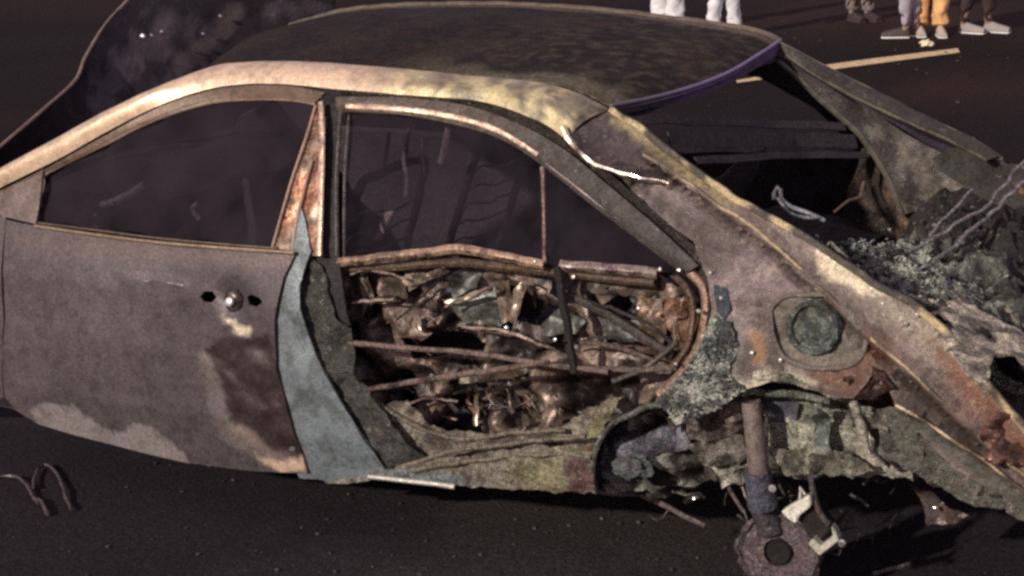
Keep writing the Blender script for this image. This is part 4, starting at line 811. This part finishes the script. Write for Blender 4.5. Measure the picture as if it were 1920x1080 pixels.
# rear header, far pillar, shelf
P('rear_header', loft(G['hdr'], G['hdr_low'], 50, 6, bulge=(0, 0, .004), th=.008), M_rail, None, 'rear window header painted purple as light flare', colfn=lambda co: lerp3(C(108, 88, 132), C(84, 80, 88), sstep((co.y-.15)/.3)))  # purple light flare put into the colour of the far end
P('rear_header_edge', tube([(x, y, z+.006) for x, y, z in G['hdr']], .006, 8), M_rail, None, 'header edge painted lilac as light flare', colfn=lambda co: lerp3(C(146, 122, 168), C(118, 112, 118), sstep((co.y-.15)/.3)))  # edge tinted lilac for the same flare
fp = P('far_pillar', loft(G['fc_base'], G['fc_in'], 60, 20, nz=.012, nsc=8, th=.006), M_quart, None, 'grey-green far rear pillar', colfn=lambda co: lerp3(C(52, 46, 44), C(104, 96, 82), sstep((.02-co.x)/.2 + 1.6*fb((co.x*3, co.y, co.z*1.2), 9, 5))))  # rear part painted paler as a lit patch
part('pillar_rail', loft(G['fc_up'], G['fc_mid'], 50, 6, bulge=(0, .0, .004), nz=.006, nsc=12, th=.008), M_quart, fp, col=C(64, 60, 52))
part('pillar_edge', tube(G['fc_up'], .007, 8, nz=.003), M_rail, fp, col=C(132, 118, 94))
part('pillar_edge', tube(G['fc_mid'], .006, 8, nz=.003), M_rail, fp, col=C(116, 108, 86))
part('pillar_edge', tube(G['fc_in'], .011, 8, nz=.003), M_rail, fp, col=C(104, 100, 84))
P('far_quarter_top', loft(G['far_edge'], G['far_edge_lo'], 40, 12, nz=.02, nsc=9, th=.006), M_dark, C(58, 54, 50))
P('far_inner_wall', loft([(.12, -.63, .97), (-.2, -.64, .95), (-.5, -.68, .86), (-.9, -.72, .78)], [(.12, -.60, .5), (-.2, -.60, .5), (-.5, -.62, .5), (-.9, -.64, .5)], 70, 26, nz=.05, nsc=9, th=.004), M_crust, None, 'rusty far boot wall', colfn=mottle(C(50, 40, 36), C(110, 78, 52), 5, .05, .4))
P('far_gutter', tube(G['far_edge'], .010, 8, nz=.004), M_rail, C(120, 112, 108))
sh = P('parcel_shelf', loft([(.36, .60, .80), (.36, 0, .80), (.36, -.60, .80)], [(.0, .60, .74), (.0, 0, .72), (.0, -.60, .74)], 50, 20, nz=.05, nsc=7, th=.004), M_dark, C(38, 33, 36), 'collapsed parcel shelf')
for n, r in (('shelf_f', .012), ('shelf_m', .022), ('shelf_r', .010)): part('seat_back_bar', loft([(x, y, z+r) for x, y, z in G[n]], [(x-.01, y, z-r) for x, y, z in G[n]], 50, 4, nz=.008, nsc=5, th=.006), M_dark, sh, col=C(66, 60, 62))
P('bulkhead', loft([(.0, .60, .735), (.0, 0, .715), (.0, -.60, .735)], [(.05, .60, .42), (-.10, 0, .42), (-.10, -.60, .42)], 30, 14, nz=.02, nsc=7, th=.004), M_dark, C(44, 40, 44))
# boot with ash
tf = G['trfloor']
def heapz(x, y):
    ws = z = 0
    for p in tf: w = 1/(1e-4+(p[0]-x)**2+(p[1]-y)**2); ws += w; z += w*p[2]
    z = min(z/ws, .96)
    z -= .16*sstep((x+.22)/.2)*sstep((.42-y)/.3)
    return z - .07*sstep((.66-abs(y))/.25) + .08*fb((x, y, 1), 5, 4) + .05*(rid((x, y, 2), 11) - 1)
def heap():
    V, F = cdt([(.0, -.64), (.0, .62), (-.13, .69), (-.36, .72), (-.6, .72), (-1.0, .7), (-1.0, -.66)], (), .0105); bm = bmesh.new()
    bv = [bm.verts.new((x, y, heapz(x, y) - .02)) for x, y in V]
    for f in F: bm.faces.new([bv[i] for i in f])
    bm.normal_update()
    if sum(f.normal.z for f in bm.faces) < 0: bmesh.ops.reverse_faces(bm, faces=bm.faces)
    return bm
def bootcol(co):
    d = math.hypot((co.x + .17)/.26, (co.y - .28)/.36) + .5*fb(co, 6, 4)
    return lerp3(mottle(C(34, 29, 31), C(50, 44, 42), 9)(co), lerp3(C(54, 54, 50), C(160, 166, 148), sstep((rid((co.x, co.y, 2), 11) - .8)/.8 + .3*fb(co, 28, 3))), sstep(1.75 - d))
boot = P('boot_floor', heap(), M_ash, None, 'burnt boot floor heaped with ash', colfn=bootcol)
bmc = bmesh.new(); random.seed(8); poly = [(p[0], p[1]) for p in tf]
n_ = 0
while n_ < 1500:
    x = random.gauss(-.17, .14); y = random.gauss(.30, .20)
    if not inside((x, y), poly) or x > 0: continue
    n_ += 1; z = heapz(x, y) + random.uniform(-.02, .01)
    r = random.uniform(.003, .011); R = Matrix.Rotation(random.uniform(0, 6.3), 3, 'Z') @ Matrix.Rotation(random.uniform(-1, 1), 3, 'X') @ Matrix.Rotation(random.uniform(-1, 1), 3, 'Y')
    k = random.uniform(.2, 1); q = [Vector((-r, -r*k, 0)), Vector((r*random.uniform(.4, 1), -r*k, r*.3)), Vector((r, r*k, 0)), Vector((-r*.6, r*k*random.uniform(.3, 1), r*.4))]
    bmc.faces.new([bmc.verts.new(R @ v + Vector((x, y, z))) for v in q])
thick(bmc, .003)
o = P('ash_flakes', bmc, M_ash, None, None, parent=boot, smooth=False, colfn=mottle(C(66, 70, 62), C(172, 176, 158), 14, -.2, .3), var=.4); o['kind'] = 'stuff'
for n, r in (('rod1', .008), ('rod2', .006), ('rod3', .007)): P('boot_lid_spring', tube(G[n], r*.8, 8, nz=.010), M_crust, C(132, 124, 124))
P('loose_wire', tube(G['wireA'], .006, 6, nz=.006), M_bright, C(160, 160, 165)); P('loose_wire', tube(G['wireB'], .005, 6, nz=.008), M_crust, C(130, 136, 132)); P('loose_wire', tube(G['wireC'], .004, 6, nz=.004), M_mess, C(110, 82, 60))
dk = [(x, y, z + .012*fb((x, y, 0), 9, 3)) for x, y, z in G['deck']]
def deckbm():
    V, F = cdt(rag([(p[0], p[1]) for p in dk], .006), (), .010); bm = bmesh.new()
    bv = [bm.verts.new((x, y, .85 + .014*fb((x, y, 3), 8, 3) + .010*(rid((x, y, 4), 18)-1) - .25*max(0, -.5-x))) for x, y in V]
    for f in F: bm.faces.new([bv[i] for i in f])
    bm.normal_update()
    if sum(f.normal.z for f in bm.faces) < 0: bmesh.ops.reverse_faces(bm, faces=bm.faces)
    thick(bm, .006)
    return bm
P('boot_ledge', deckbm(), M_ash, None, 'pale crusted ledge round the open boot', colfn=mottle(C(110, 102, 86), C(196, 182, 152), 16, -.2, .3))
for n in ('ringwire', 'ringwire2'): P('crusted_wire', tube(G[n], .009, 8, nz=.008), M_ash, C(170, 178, 150))
rp = P('rear_panel', loft(G['rearpan'][:4], G['rearpan'][8:3:-1], 70, 44, nz=.05, nsc=10, th=.005), M_crust, C(128, 120, 98), 'crusted rear panel beside a torn lamp opening')
rc = Vector(G['ring'][0]); part('lamp_ring', lathe([(.060, -.02), (.066, .0), (.056, .014), (.046, .004), (.044, -.03), (.02, -.04), (.004, -.04)], rc, (-.3, .9, .3), 28, jag=.2), M_ash, rp, 'crusted ring of the lamp opening', colfn=lambda co: lerp3(C(22, 20, 22), C(160, 172, 150), sstep(((co-rc).length-.048)/.008)))
# underside
uc = mottle(C(46, 42, 38), C(84, 78, 66), 12)
P('inner_arch', sheet(G['inner'], .009, .05, 9, .004, fold=.05, fsc=8, ragged=.01), M_crust, None, 'rotten inner wheel arch', colfn=fold_tone(C(54, 50, 47), C(172, 172, 152), 8))
P('chassis_rail', prism(G['beamA'], (0, -.05, 0), .006), M_crust, C(158, 160, 136), 'pale green-grey chassis rail'); P('chassis_rail', sheet(G['beamB'], .010, .02, 14, .004, fold=.012, fsc=12), M_crust, C(138, 138, 118))
P('chassis_rail', prism(G['beamD'], (0, -.05, 0), .005), M_crust, C(96, 94, 78))
P('brace_strip', prism(G['beamC'], (0, -.02, 0), .003), M_crust, C(160, 152, 134), 'pale folded brace')
P('tow_plate', sheet(G['plateE'], .02, .03, 12, .006), M_crust, C(92, 88, 80))
P('blue_bracket', sheet(G['blue1'], .016, .02, 14, .004), M_skin, C(92, 92, 110), 'violet-grey bracket beside the strut'); P('blue_bracket', sheet(G['blue2'], .016, .02, 14, .004), M_skin, C(96, 98, 108))
l1 = G['lump1']; c1 = Vector(l1[0])
P('arch_band', loft(G['band_u'], G['band_l'], 50, 16, bulge=(0, .02, .01), nz=.03, nsc=16, th=.005), M_crust, None, 'violet-grey curved band inside the wheel arch', colfn=mottle(C(126, 128, 142), C(80, 80, 92), 16))
P('silencer_tail', lump(c1 + Vector((.03, .04, -.055)), (.06, .04, .035), .4, 5, 4), M_crust, C(90, 96, 100))
P('arch_bracket', box(Vector(l1[2]) + Vector((-.015, .03, -.045)), (.035, .02, .03), bev=.003), M_skin, C(135, 158, 148), 'mint-coloured bracket')
st = P('strut', tube(G['strut'], .026, 16, taper=1.05), M_quart, C(132, 112, 106), 'bare suspension strut hanging from the arch')
part('strut_clamp', tube(G['strut2'], .034, 14, taper=1.25), M_crust, st, 'blue-grey strut clamp', col=C(78, 82, 98))
for p in G['bolt']: part('bolt', lathe([(.010, 0), (.011, .008), (.007, .012), (.002, .012)], Vector(p) + Vector((0, .01, 0)), (0, 1, 0), 8), M_bright, st, col=(.7, .68, .66))
hc = Vector(G['hub'][0])
hub = P('hub_carrier', lathe([(.112, -.03), (.115, .0), (.106, .014), (.096, .002), (.070, .006), (.046, .002), (.040, .004), (.036, -.03), (.010, -.035)], hc, (-.12, 1, .12), 48, jag=.10), M_crust, C(96, 80, 84), 'scorched round hub carrier')
part('carrier_arm', tube(G['hubarm'], .038, 12, nz=.01), M_crust, hub, col=C(66, 60, 66))
part('wheel_bearing', lathe([(.036, .0), (.030, .01), (.012, .006)], hc + Vector((0, -.005, 0)), (-.12, 1, .12), 24), M_dark, hub, col=(.012, .011, .011))
cal = P('brake_caliper', prism(G['cal3'], (0, -.05, 0), .004), M_dark, C(34, 28, 24), 'brake caliper with a cream bracket')
part('caliper_bracket', prism(G['cal1'], (0, -.035, 0), .003), M_skin, cal, 'cream caliper bracket', col=C(225, 222, 200))
part('caliper_bracket', prism(G['cal2'], (0, -.03, 0), .002), M_skin, cal, 'cream C-shaped bracket', col=C(190, 190, 165))
part('caliper_pin', tube(G['spike'], .005, 6), M_skin, cal, col=C(170, 160, 150)); part('brake_hose', tube(G['cal4'], .008, 8, nz=.004), M_crust, cal, col=C(80, 72, 70))
for n, r in (('rodA', .008), ('rodB', .006), ('rodC', .006)): P('bent_rod', tube(G[n], r, 8, nz=.003), M_mess, C(104, 88, 84))
P('hanging_scrap', sheet(G['dang'], .016, .03, 14, .005), M_mess, C(92, 74, 68), 'twisted scrap hanging under the tail')
for n in ('frag1', 'frag2', 'frag3'): P('torn_bracket', tube(G[n], .009, 6, nz=.012), M_bright, C(140, 138, 128))
bmc = bmesh.new(); random.seed(21)
for k in range(70):
    x = random.uniform(-.42, .30); z = random.uniform(.14, .60); y = random.uniform(.50, .64)
    a = Vector((x, y, z)); b = a + Vector((random.uniform(-.09, .09), random.uniform(-.03, .05), random.uniform(-.06, .05)))
    tube([a, (a+b)/2 + Vector((0, .01, random.uniform(-.02, .02))), b], random.uniform(.002, .005), 5, bmc, nz=.02, seg=.02)
o = P('underbody_scraps', bmc, M_mess, None, None, colfn=mottle(C(52, 48, 44), C(120, 110, 94), 10, -.1, .3), var=.4); o['kind'] = 'stuff'
bmc = bmesh.new(); random.seed(22)
for k in range(110):
    x = random.uniform(.08, 1.15); z = random.uniform(.36, .86); y = random.uniform(.60, .70)
    a = Vector((x, y, z)); b = a + Vector((random.uniform(-.08, .08), random.uniform(-.02, .04), random.uniform(-.05, .05)))
    tube([a, (a+b)/2 + Vector((0, .01, random.uniform(-.02, .02))), b], random.uniform(.0015, .0035), 5, bmc, nz=.02, seg=.02, flat=random.choice((.4, 1)))
o = P('burnt_wiring', bmc, M_mess, None, None, parent=rd, colfn=mottle(C(46, 38, 34), C(140, 112, 88), 16, 0, .35), var=.4); o['kind'] = 'stuff'
# bonnet folded up at the far left
def bon():
    bm = loft(G['bon_edge'], G['bon_base'], 70, 26, nz=.006, nsc=4, th=0)
    sp = [Vector(p) for p in G['bon_spot']]
    for v in bm.verts:
        for s in sp: v.co.x += .018*math.exp(-((v.co-s).length/.13)**4)
    bm.normal_update(); thick(bm, .006)
    return bm
def boncol(co):
    c = C(37, 30, 37)
    for n, w, cc in (('bon_s1', .06, C(78, 68, 76)), ('bon_s2', .03, C(78, 66, 66)), ('bon_s3', .03, C(66, 58, 70))):
        d = lined((co.y, co.z), [(q[1], q[2]) for q in G[n]])
        c = lerp3(c, cc, .9*sstep(1.3 - d/w + 1.4*fb(co, 16, 5)))
    return c
bn = P('bonnet', bon(), M_skin, None, 'sooty bonnet buckled up in front of the windscreen', colfn=boncol)
part('bonnet_edge', tube(G['bon_edge'], .007, 8), M_rail, bn, 'bare thin bonnet edge', col=C(142, 116, 100))
for i, p in enumerate(G['bon_glint']): part('bonnet_glint', lump(Vector(p) + Vector((-.02, .03, .01)), (.012, .008, .009), .3, 4, 2), M_bright, bn, 'bright lump added as a glint' if i < 2 else None, col=(.8, .78, .82) if i == 0 else (.16, .14, .16))  # pale lumps added as glints on the bonnet
# cabin
fl = P('cabin_floor', loft([(2.7, .78, .22), (1.2, .78, .22), (.46, .66, .26)], [(2.7, -.78, .22), (1.2, -.78, .22), (.46, -.66, .26)], 40, 30, nz=.03, nsc=5, th=.006), M_dark, C(56, 48, 54))
def far_side():
    bm = bmesh.new(); out = [(2.9, .2), (2.9, .86), (2.75, .90)] + [(x, z) for x, y, z in resamp(G['rail_up'], 20)[1:]] + [(.3, 1.26), (-.1, 1.02), (-.6, .88), (-1.0, .8), (-1.0, .3), (-.42, .3), (-.2, .62), (.05, .62), (.36, .3), (.36, .2)]
    w1 = [(2.35, .93), (2.2, 1.02), (2.0, 1.16), (1.8, 1.26), (1.6, 1.29), (1.40, 1.29), (1.46, .92)]; w2 = [(1.32, 1.29), (1.0, 1.28), (.72, 1.26), (.45, 1.23), (.27, 1.12), (.14, .97), (.8, .92), (1.32, .91)]
    V, F = cdt(out, (w1, w2), .045); bv = [bm.verts.new((x, -S(x, z) + .01*fb((x, 9, z), 6, 3), z)) for x, z in V]
    for f in F: bm.faces.new([bv[i] for i in f])
    bmesh.ops.recalc_face_normals(bm, faces=bm.faces); thick(bm, .03)
    return bm
P('far_side_body', far_side(), M_dark, None, 'charred far side doors with empty windows', colfn=mottle(C(52, 44, 52), C(68, 58, 64), 6))
P('dashboard', loft([(2.35, .74, .80), (2.30, .2, .84), (2.33, -.74, .80)], [(2.75, .74, .86), (2.78, 0, .90), (2.75, -.74, .86)], 40, 12, bulge=(0, 0, .06), nz=.03, nsc=6, th=.02), M_dark, C(52, 44, 52), 'slumped charred dashboard')
P('firewall', loft([(2.75, .78, .88), (2.78, 0, .92), (2.75, -.78, .88)], [(2.75, .78, .2), (2.78, 0, .2), (2.75, -.78, .2)], 20, 8, nz=.02, nsc=6, th=.01), M_dark, C(56, 48, 52))
wc = Vector((2.06, .36, .80)); wx = Vector((-.87, 0, .5)); wa = Vector((0, 1, 0)); wb = wx.cross(wa)
P('steering_column', tube([wc - wx*.03, wc - wx*.5], .025, 10), M_dark, C(52, 46, 50))
def seat(x, y, rows=6):
    s = P('seat_frame', tube([(x, y-.22, .42), (x-.10, y-.22, .62), (x-.24, y-.20, 1.0), (x-.26, y-.1, 1.05), (x-.26, y+.1, 1.05), (x-.24, y+.20, 1.0), (x-.10, y+.22, .62), (x, y+.22, .42)], .014, 8, nz=.006), M_dark, C(78, 68, 74), 'bare front seat frame')
    part('seat_pan', loft([(x-.02, y-.24, .40), (x+.5, y-.22, .44)], [(x-.02, y+.24, .40), (x+.5, y+.22, .44)], 20, 20, nz=.03, nsc=8, th=.01), M_dark, s, col=C(60, 52, 56))
    for k in range(rows):
        t = .15 + .7*k/(rows-1); q = Vector((x-.04, 0, .5)).lerp(Vector((x-.24, 0, .98)), t)
        part('spring_wire', tube([(q.x, y-.20, q.z), (q.x+.03, y-.08, q.z-.02), (q.x+.02, y+.08, q.z+.01), (q.x, y+.20, q.z)], .004, 6, nz=.01), M_mess, s, col=C(86, 78, 80))
    for d in (-.06, .06): part('headrest_post', tube([(x-.25, y+d, 1.03), (x-.28, y+d, 1.17)], .006, 6), M_bright, s, col=C(120, 104, 100))
seat(1.52, .38); seat(1.52, -.38)
rs = P('rear_seat_frame', loft([(.42, .62, .98), (.42, 0, .98), (.42, -.62, .98)], [(.66, .62, .42), (.66, 0, .42), (.66, -.62, .42)], 40, 18, nz=.03, nsc=7, th=.005), M_dark, C(66, 58, 66), 'burnt rear seat back')
part('seat_pan', loft([(.62, .64, .44), (.62, 0, .40), (.62, -.64, .44)], [(1.12, .64, .44), (1.12, 0, .38), (1.12, -.64, .44)], 30, 16, nz=.04, nsc=8, th=.006), M_dark, rs, col=C(58, 52, 54))
P('headliner', loft([(x+.0, y-.05, z-.05) for x, y, z in G['roof_near']], [(x, y, z-.05) for x, y, z in G['roof_far']], 40, 12, th=.004, nz=.01), M_dark, C(54, 46, 52))
for n, r, c in (('in_rod1', .007, C(200, 185, 190)), ('in_rod2', .004, C(150, 135, 140)), ('in_belt', .012, C(215, 180, 165)), ('in_frag', .014, C(200, 185, 195)), ('in_hook', .011, C(190, 175, 185)), ('in_hook2', .009, C(225, 210, 215))):
    P('dangling_strap' if n == 'in_belt' else 'dangling_fitting', tube(G[n], r, 6, nz=.004, flat=.6), M_bright, c)
P('belt_buckle_stalk', prism(G['in_buckle'], (0, -.02, 0), .003), M_skin, C(215, 190, 172), 'pale belt stalk by the seat')
# far rear end and nose ends out of the frame
P('rear_crossmember', loft([(-.95, .70, .62), (-1.0, 0, .62), (-.95, -.70, .62)], [(-.95, .70, .36), (-1.0, 0, .36), (-.95, -.70, .36)], 30, 8, bulge=(-.04, 0, 0), nz=.02, th=.01), M_crust, C(80, 66, 56))
for n, c in (('tangA', (132, 116, 104)), ('tangB', (120, 112, 100)), ('tangC', (140, 138, 116)), ('tangD', (136, 150, 138)), ('tangE', (126, 116, 108)), ('tangF', (110, 100, 92)), ('scrB', (100, 86, 78)), ('scrC', (70, 66, 60))): P('torn_sheet', sheet(G[n], .009, .04, 14, .004, fold=.022, fsc=13), M_crust, None, None, colfn=fold_tone(lerp3(C(*c), (.03, .026, .024), .55), C(*c, 1.3), 13))
for i, p in enumerate(G['glint2']): P('glint_lump', lump(p, (.007, .005, .006), .5, 6, 2, None, i), M_bright, (.75, .72, .68))  # more lumps coloured bright to act as glints
def brake(x, y):
    h = P('bare_wheel_hub', lathe([(.20, -.06), (.205, .0), (.17, .02), (.09, .02), (.07, .05), (.02, .05)], (x, y, .215), (0, 1 if y > 0 else -1, 0), 32, jag=.03), M_crust, C(80, 60, 50))
brake(2.95, -.72); brake(-.05, -.74)

# ------------------------------------------------------------------ small things on the road
def loose(name, bm, mat, label, cat, group=None, **k):
    me_c = Vector((0, 0, 0)); n = 0
    for v in bm.verts: me_c += v.co; n += 1
    me_c /= n; me_c.z = 0
    for v in bm.verts: v.co -= me_c
    o = finish(name, bm, mat, None, **k); o.location = me_c
    return tag(o, label, cat, group)
bm = tube(G['wire1'], .0045, 6, nz=.004); tube(G['wire2'], .0045, 6, bm, nz=.004); tube(G['wire3'], .006, 6, bm, nz=.004)
loose('wire_coil', bm, M_mess, 'thin loops of tyre wire lying on the road below the front door', 'wire', col=C(92, 76, 78))
loose('burnt_stick', tube(G['g_stick'] if False else [(p[0], p[1], .008) for p in G['g_stick']], .006, 6, nz=.004), M_crust, 'thin pale stick lying on the road right of the hub carrier', 'stick', col=C(110, 100, 96))
x, y, _ = G['g_scrap'][0]; bm = lump((x, y, .03), (.06, .05, .035), .5, 4, 3)
loose('paper_scrap', bm, M_cloth, 'small crumpled cream scrap beside the painted road line', 'litter', col=C(235, 205, 165))
bm = bmesh.new(); random.seed(4)
for k in range(700):
    if k < 420: x = random.uniform(-.6, 2.6); y = random.uniform(.3, 1.7)
    else: x = random.uniform(-3, 7); y = random.uniform(-14, -2)
    s = random.choice((.003, .004, .005, .008)) * (1 if k < 420 else 2.2)
    lump((x, y, s*.4), (s, s*random.uniform(.5, 1), s*.6), .5, 5, 1, bm, k)
o = finish('road_debris', bm, M_ash, smooth=False, colfn=lambda co: C(96, 90, 88) if fb(co, 40, 2) > .3 else C(52, 47, 47)); o['kind'] = 'stuff'
tag(o, 'scattered glass crumbs and burnt flakes on the asphalt', 'debris')

# ------------------------------------------------------------------ onlookers
def skin(name, vs, es, rad, mat, parent, col, sub=1, var=.05):
    bm = bmesh.new(); bv = [bm.verts.new(v) for v in vs]
    for a, b in es: bm.edges.new((bv[a], bv[b]))
    me = bpy.data.meshes.new(name); bm.to_mesh(me); bm.free()
    o = bpy.data.objects.new(name, me); COL.objects.link(o); o.modifiers.new('skin', 'SKIN')
    for i, d in enumerate(me.skin_vertices[0].data):
        d.radius = rad[i] if isinstance(rad[i], tuple) else (rad[i], rad[i]); d.use_root = (i == 0)
    o.modifiers.new('sub', 'SUBSURF').levels = sub; o.modifiers['sub'].render_levels = sub
    dg = bpy.context.evaluated_depsgraph_get(); ev = o.evaluated_get(dg); m2 = bpy.data.meshes.new_from_object(ev)
    bpy.data.objects.remove(o)
    bm = bmesh.new(); bm.from_mesh(m2); bpy.data.meshes.remove(m2)
    if mat is M_cloth:
        for v in bm.verts: v.co += v.normal * .02*(rid(v.co + Vector((r_, 0, 0)), 6, 3)-1) + noise.noise_vector(v.co*9)*.012
    return finish(name, bm, mat, parent, col=col, var=var)
r_ = 0.
def person(x, y, rz, label, trousers, top, shoe, sole, gap=.10, step=.10, wide=1., skinc=C(150, 110, 86), cuff=.09, bunch=1.):
    r = empty('person', (x, y, 0), rz); tag(r, label, 'person', None)
    fl_, fr = (step, gap), (-step, -gap)             # facing +x
    L = [(0, 0, .95), (0, 0, 1.12), (0, 0, 1.32), (0, 0, 1.44), (.01, 0, 1.53), (.02, 0, 1.60), (.02, 0, 1.70)]
    R = [(.14, .16), (.11, .14), (.12, .17), (.06, .08), (.05, .052), (.085, .075), (.075, .07)]; E = [(i, i+1) for i in range(6)]
    for s, f in ((1, fl_), (-1, fr)):
        b = len(L); L += [(0, s*.09, .88), (f[0]*.5+.01, f[1]*.9, .50), (f[0]-.02, f[1], .10), (f[0]+.04, f[1], .035), (f[0]+.14, f[1]*1.05, .025)]; R += [.085, .058, .036, .034, .03]
        E += [(0, b), (b, b+1), (b+1, b+2), (b+2, b+3), (b+3, b+4)]
        a = len(L); L += [(0, s*.19, 1.40), (-.02, s*.25, 1.12), (.06, s*.24, .88), (.09, s*.235, .79)]; R += [.05, .04, .03, (.022, .038)]
        E += [(3, a), (a, a+1), (a+1, a+2), (a+2, a+3)]
        for k in range(5):
            d = len(L); L += [(.09+.012*(k-2)*1.6, s*.235, .76-.01*abs(k-2)), (.10+.014*(k-2)*1.6, s*.23, .71+.008*abs(k-2))]; R += [.010, .008]; E += [(a+3, d), (d, d+1)]
    skin('body', L, E, R, M_body, r, skinc, 2)
    T = [(0, 0, .98), (0, 0, .90)]; TR = [(.15, .17), (.15, .17)]; TE = [(0, 1)]
    for s, f in ((1, fl_), (-1, fr)):
        b = len(T); T += [(0, s*.095, .80), (f[0]*.5, f[1]*.93, .50), (f[0]*.9, f[1], .25), (f[0]-.01, f[1], .13), (f[0], f[1], cuff)]
        TR += [.11, .085*wide, .078*wide, .082*wide*bunch, .080*wide*bunch]; TE += [(1, b), (b, b+1), (b+1, b+2), (b+2, b+3), (b+3, b+4)]
    skin('trousers', T, TE, TR, M_cloth, r, trousers, 3, .25)
    J = [(0, 0, .92), (0, 0, 1.12), (0, 0, 1.32), (0, 0, 1.46)]; JR = [(.16, .19), (.14, .17), (.14, .19), (.07, .09)]; JE = [(0, 1), (1, 2), (2, 3)]
    for s in (1, -1):
        a = len(J); J += [(0, s*.20, 1.40), (-.02, s*.26, 1.12), (.05, s*.245, .90)]; JR += [.07, .055, .045]; JE += [(2, a), (a, a+1), (a+1, a+2)]
    skin('jacket', J, JE, JR, M_cloth, r, top, 2)
    part('hair', lump((.0, 0, 1.70), (.10, .085, .09), .12, 6, 3), M_dark, r, col=C(30, 24, 22))
    for f in (fl_, fr):
        bm = bmesh.new(); c = Vector((f[0]+.05, f[1], 0))
        pr_ = [(-.10, .032, .05), (-.08, .040, .10), (-.02, .042, .085), (.05, .045, .065), (.12, .045, .05), (.165, .032, .035)]; rings = []
        for px_, hw, h in pr_:
            rings.append([bm.verts.new(c + Vector((px_, hw*math.cos(t), .022 + max(-.004, h*math.sin(t)))))  for t in [k*math.pi/8 for k in range(9)]])
        for a, b in zip(rings, rings[1:]):
            for k in range(8): bm.faces.new([a[k], a[k+1], b[k+1], b[k]])
        for q in (rings[0], rings[-1]): bm.faces.new(q)
        bmesh.ops.recalc_face_normals(bm, faces=bm.faces)
        sh_ = part('shoe', bm, M_shoe, r, col=shoe)
        so = [(c.x + px_, c.y + s*(hw+.004), .001) for s, seq in ((1, pr_), (-1, pr_[::-1])) for px_, hw, h in seq]
        part('sole', prism(so, (0, 0, .015), .003), M_shoe, sh_, col=sole)
def mid(n): a, b = G[n][0], G[n][1]; return ((a[0]+b[0])/2, (a[1]+b[1])/2)
W1, W2 = G['g_feetW']
person(W1[0], W1[1], 2.6, 'person in wide white trousers standing behind the roof of the wreck', C(250, 245, 240, 1.3), C(60, 60, 70), C(230, 225, 220), C(230, 225, 220), gap=.05, step=.06, wide=1.25, bunch=1.2)
person(W2[0], W2[1], 3.3, 'person in tight white trousers standing near the rear corner of the wreck roof', C(250, 245, 240, 1.3), C(90, 70, 66), C(225, 215, 205), C(235, 225, 215), gap=.05, step=.10, wide=.95)
cx_, cy_ = mid('g_feetC')
person(cx_, cy_, 2.4, 'person in grey trousers and dark shoes standing alone behind the road line', C(122, 112, 116), C(50, 50, 56), C(62, 46, 46), C(80, 66, 62), gap=.07, step=.04, wide=.9, cuff=.16)
tx, ty = mid('g_feetT'); 
person(tx, ty, 1.95, 'person in tan trousers with pale shoes standing by the end of the road line', C(242, 166, 110, 1.25, .95), C(120, 100, 80), C(190, 170, 155), C(235, 225, 215), gap=.095, step=.03, wide=1.0, cuff=.10)
gx, gy = mid('g_feetG')
person(gx+.03, gy-.15, .3, 'person in blue-grey jeans and dark boots left of the tan trousers', C(160, 150, 165, 1.2), C(70, 74, 84), C(70, 58, 54), C(235, 225, 215), gap=.06, step=.05, wide=.85, cuff=.22)
dx_, dy_ = mid('g_feetD')
person(dx_, dy_-.2, 2.9, 'person in dark brown trousers right of the tan trousers', C(64, 48, 46), C(56, 44, 44), C(150, 140, 136), C(228, 220, 212), gap=.08, step=.09, wide=.95, cuff=.16)
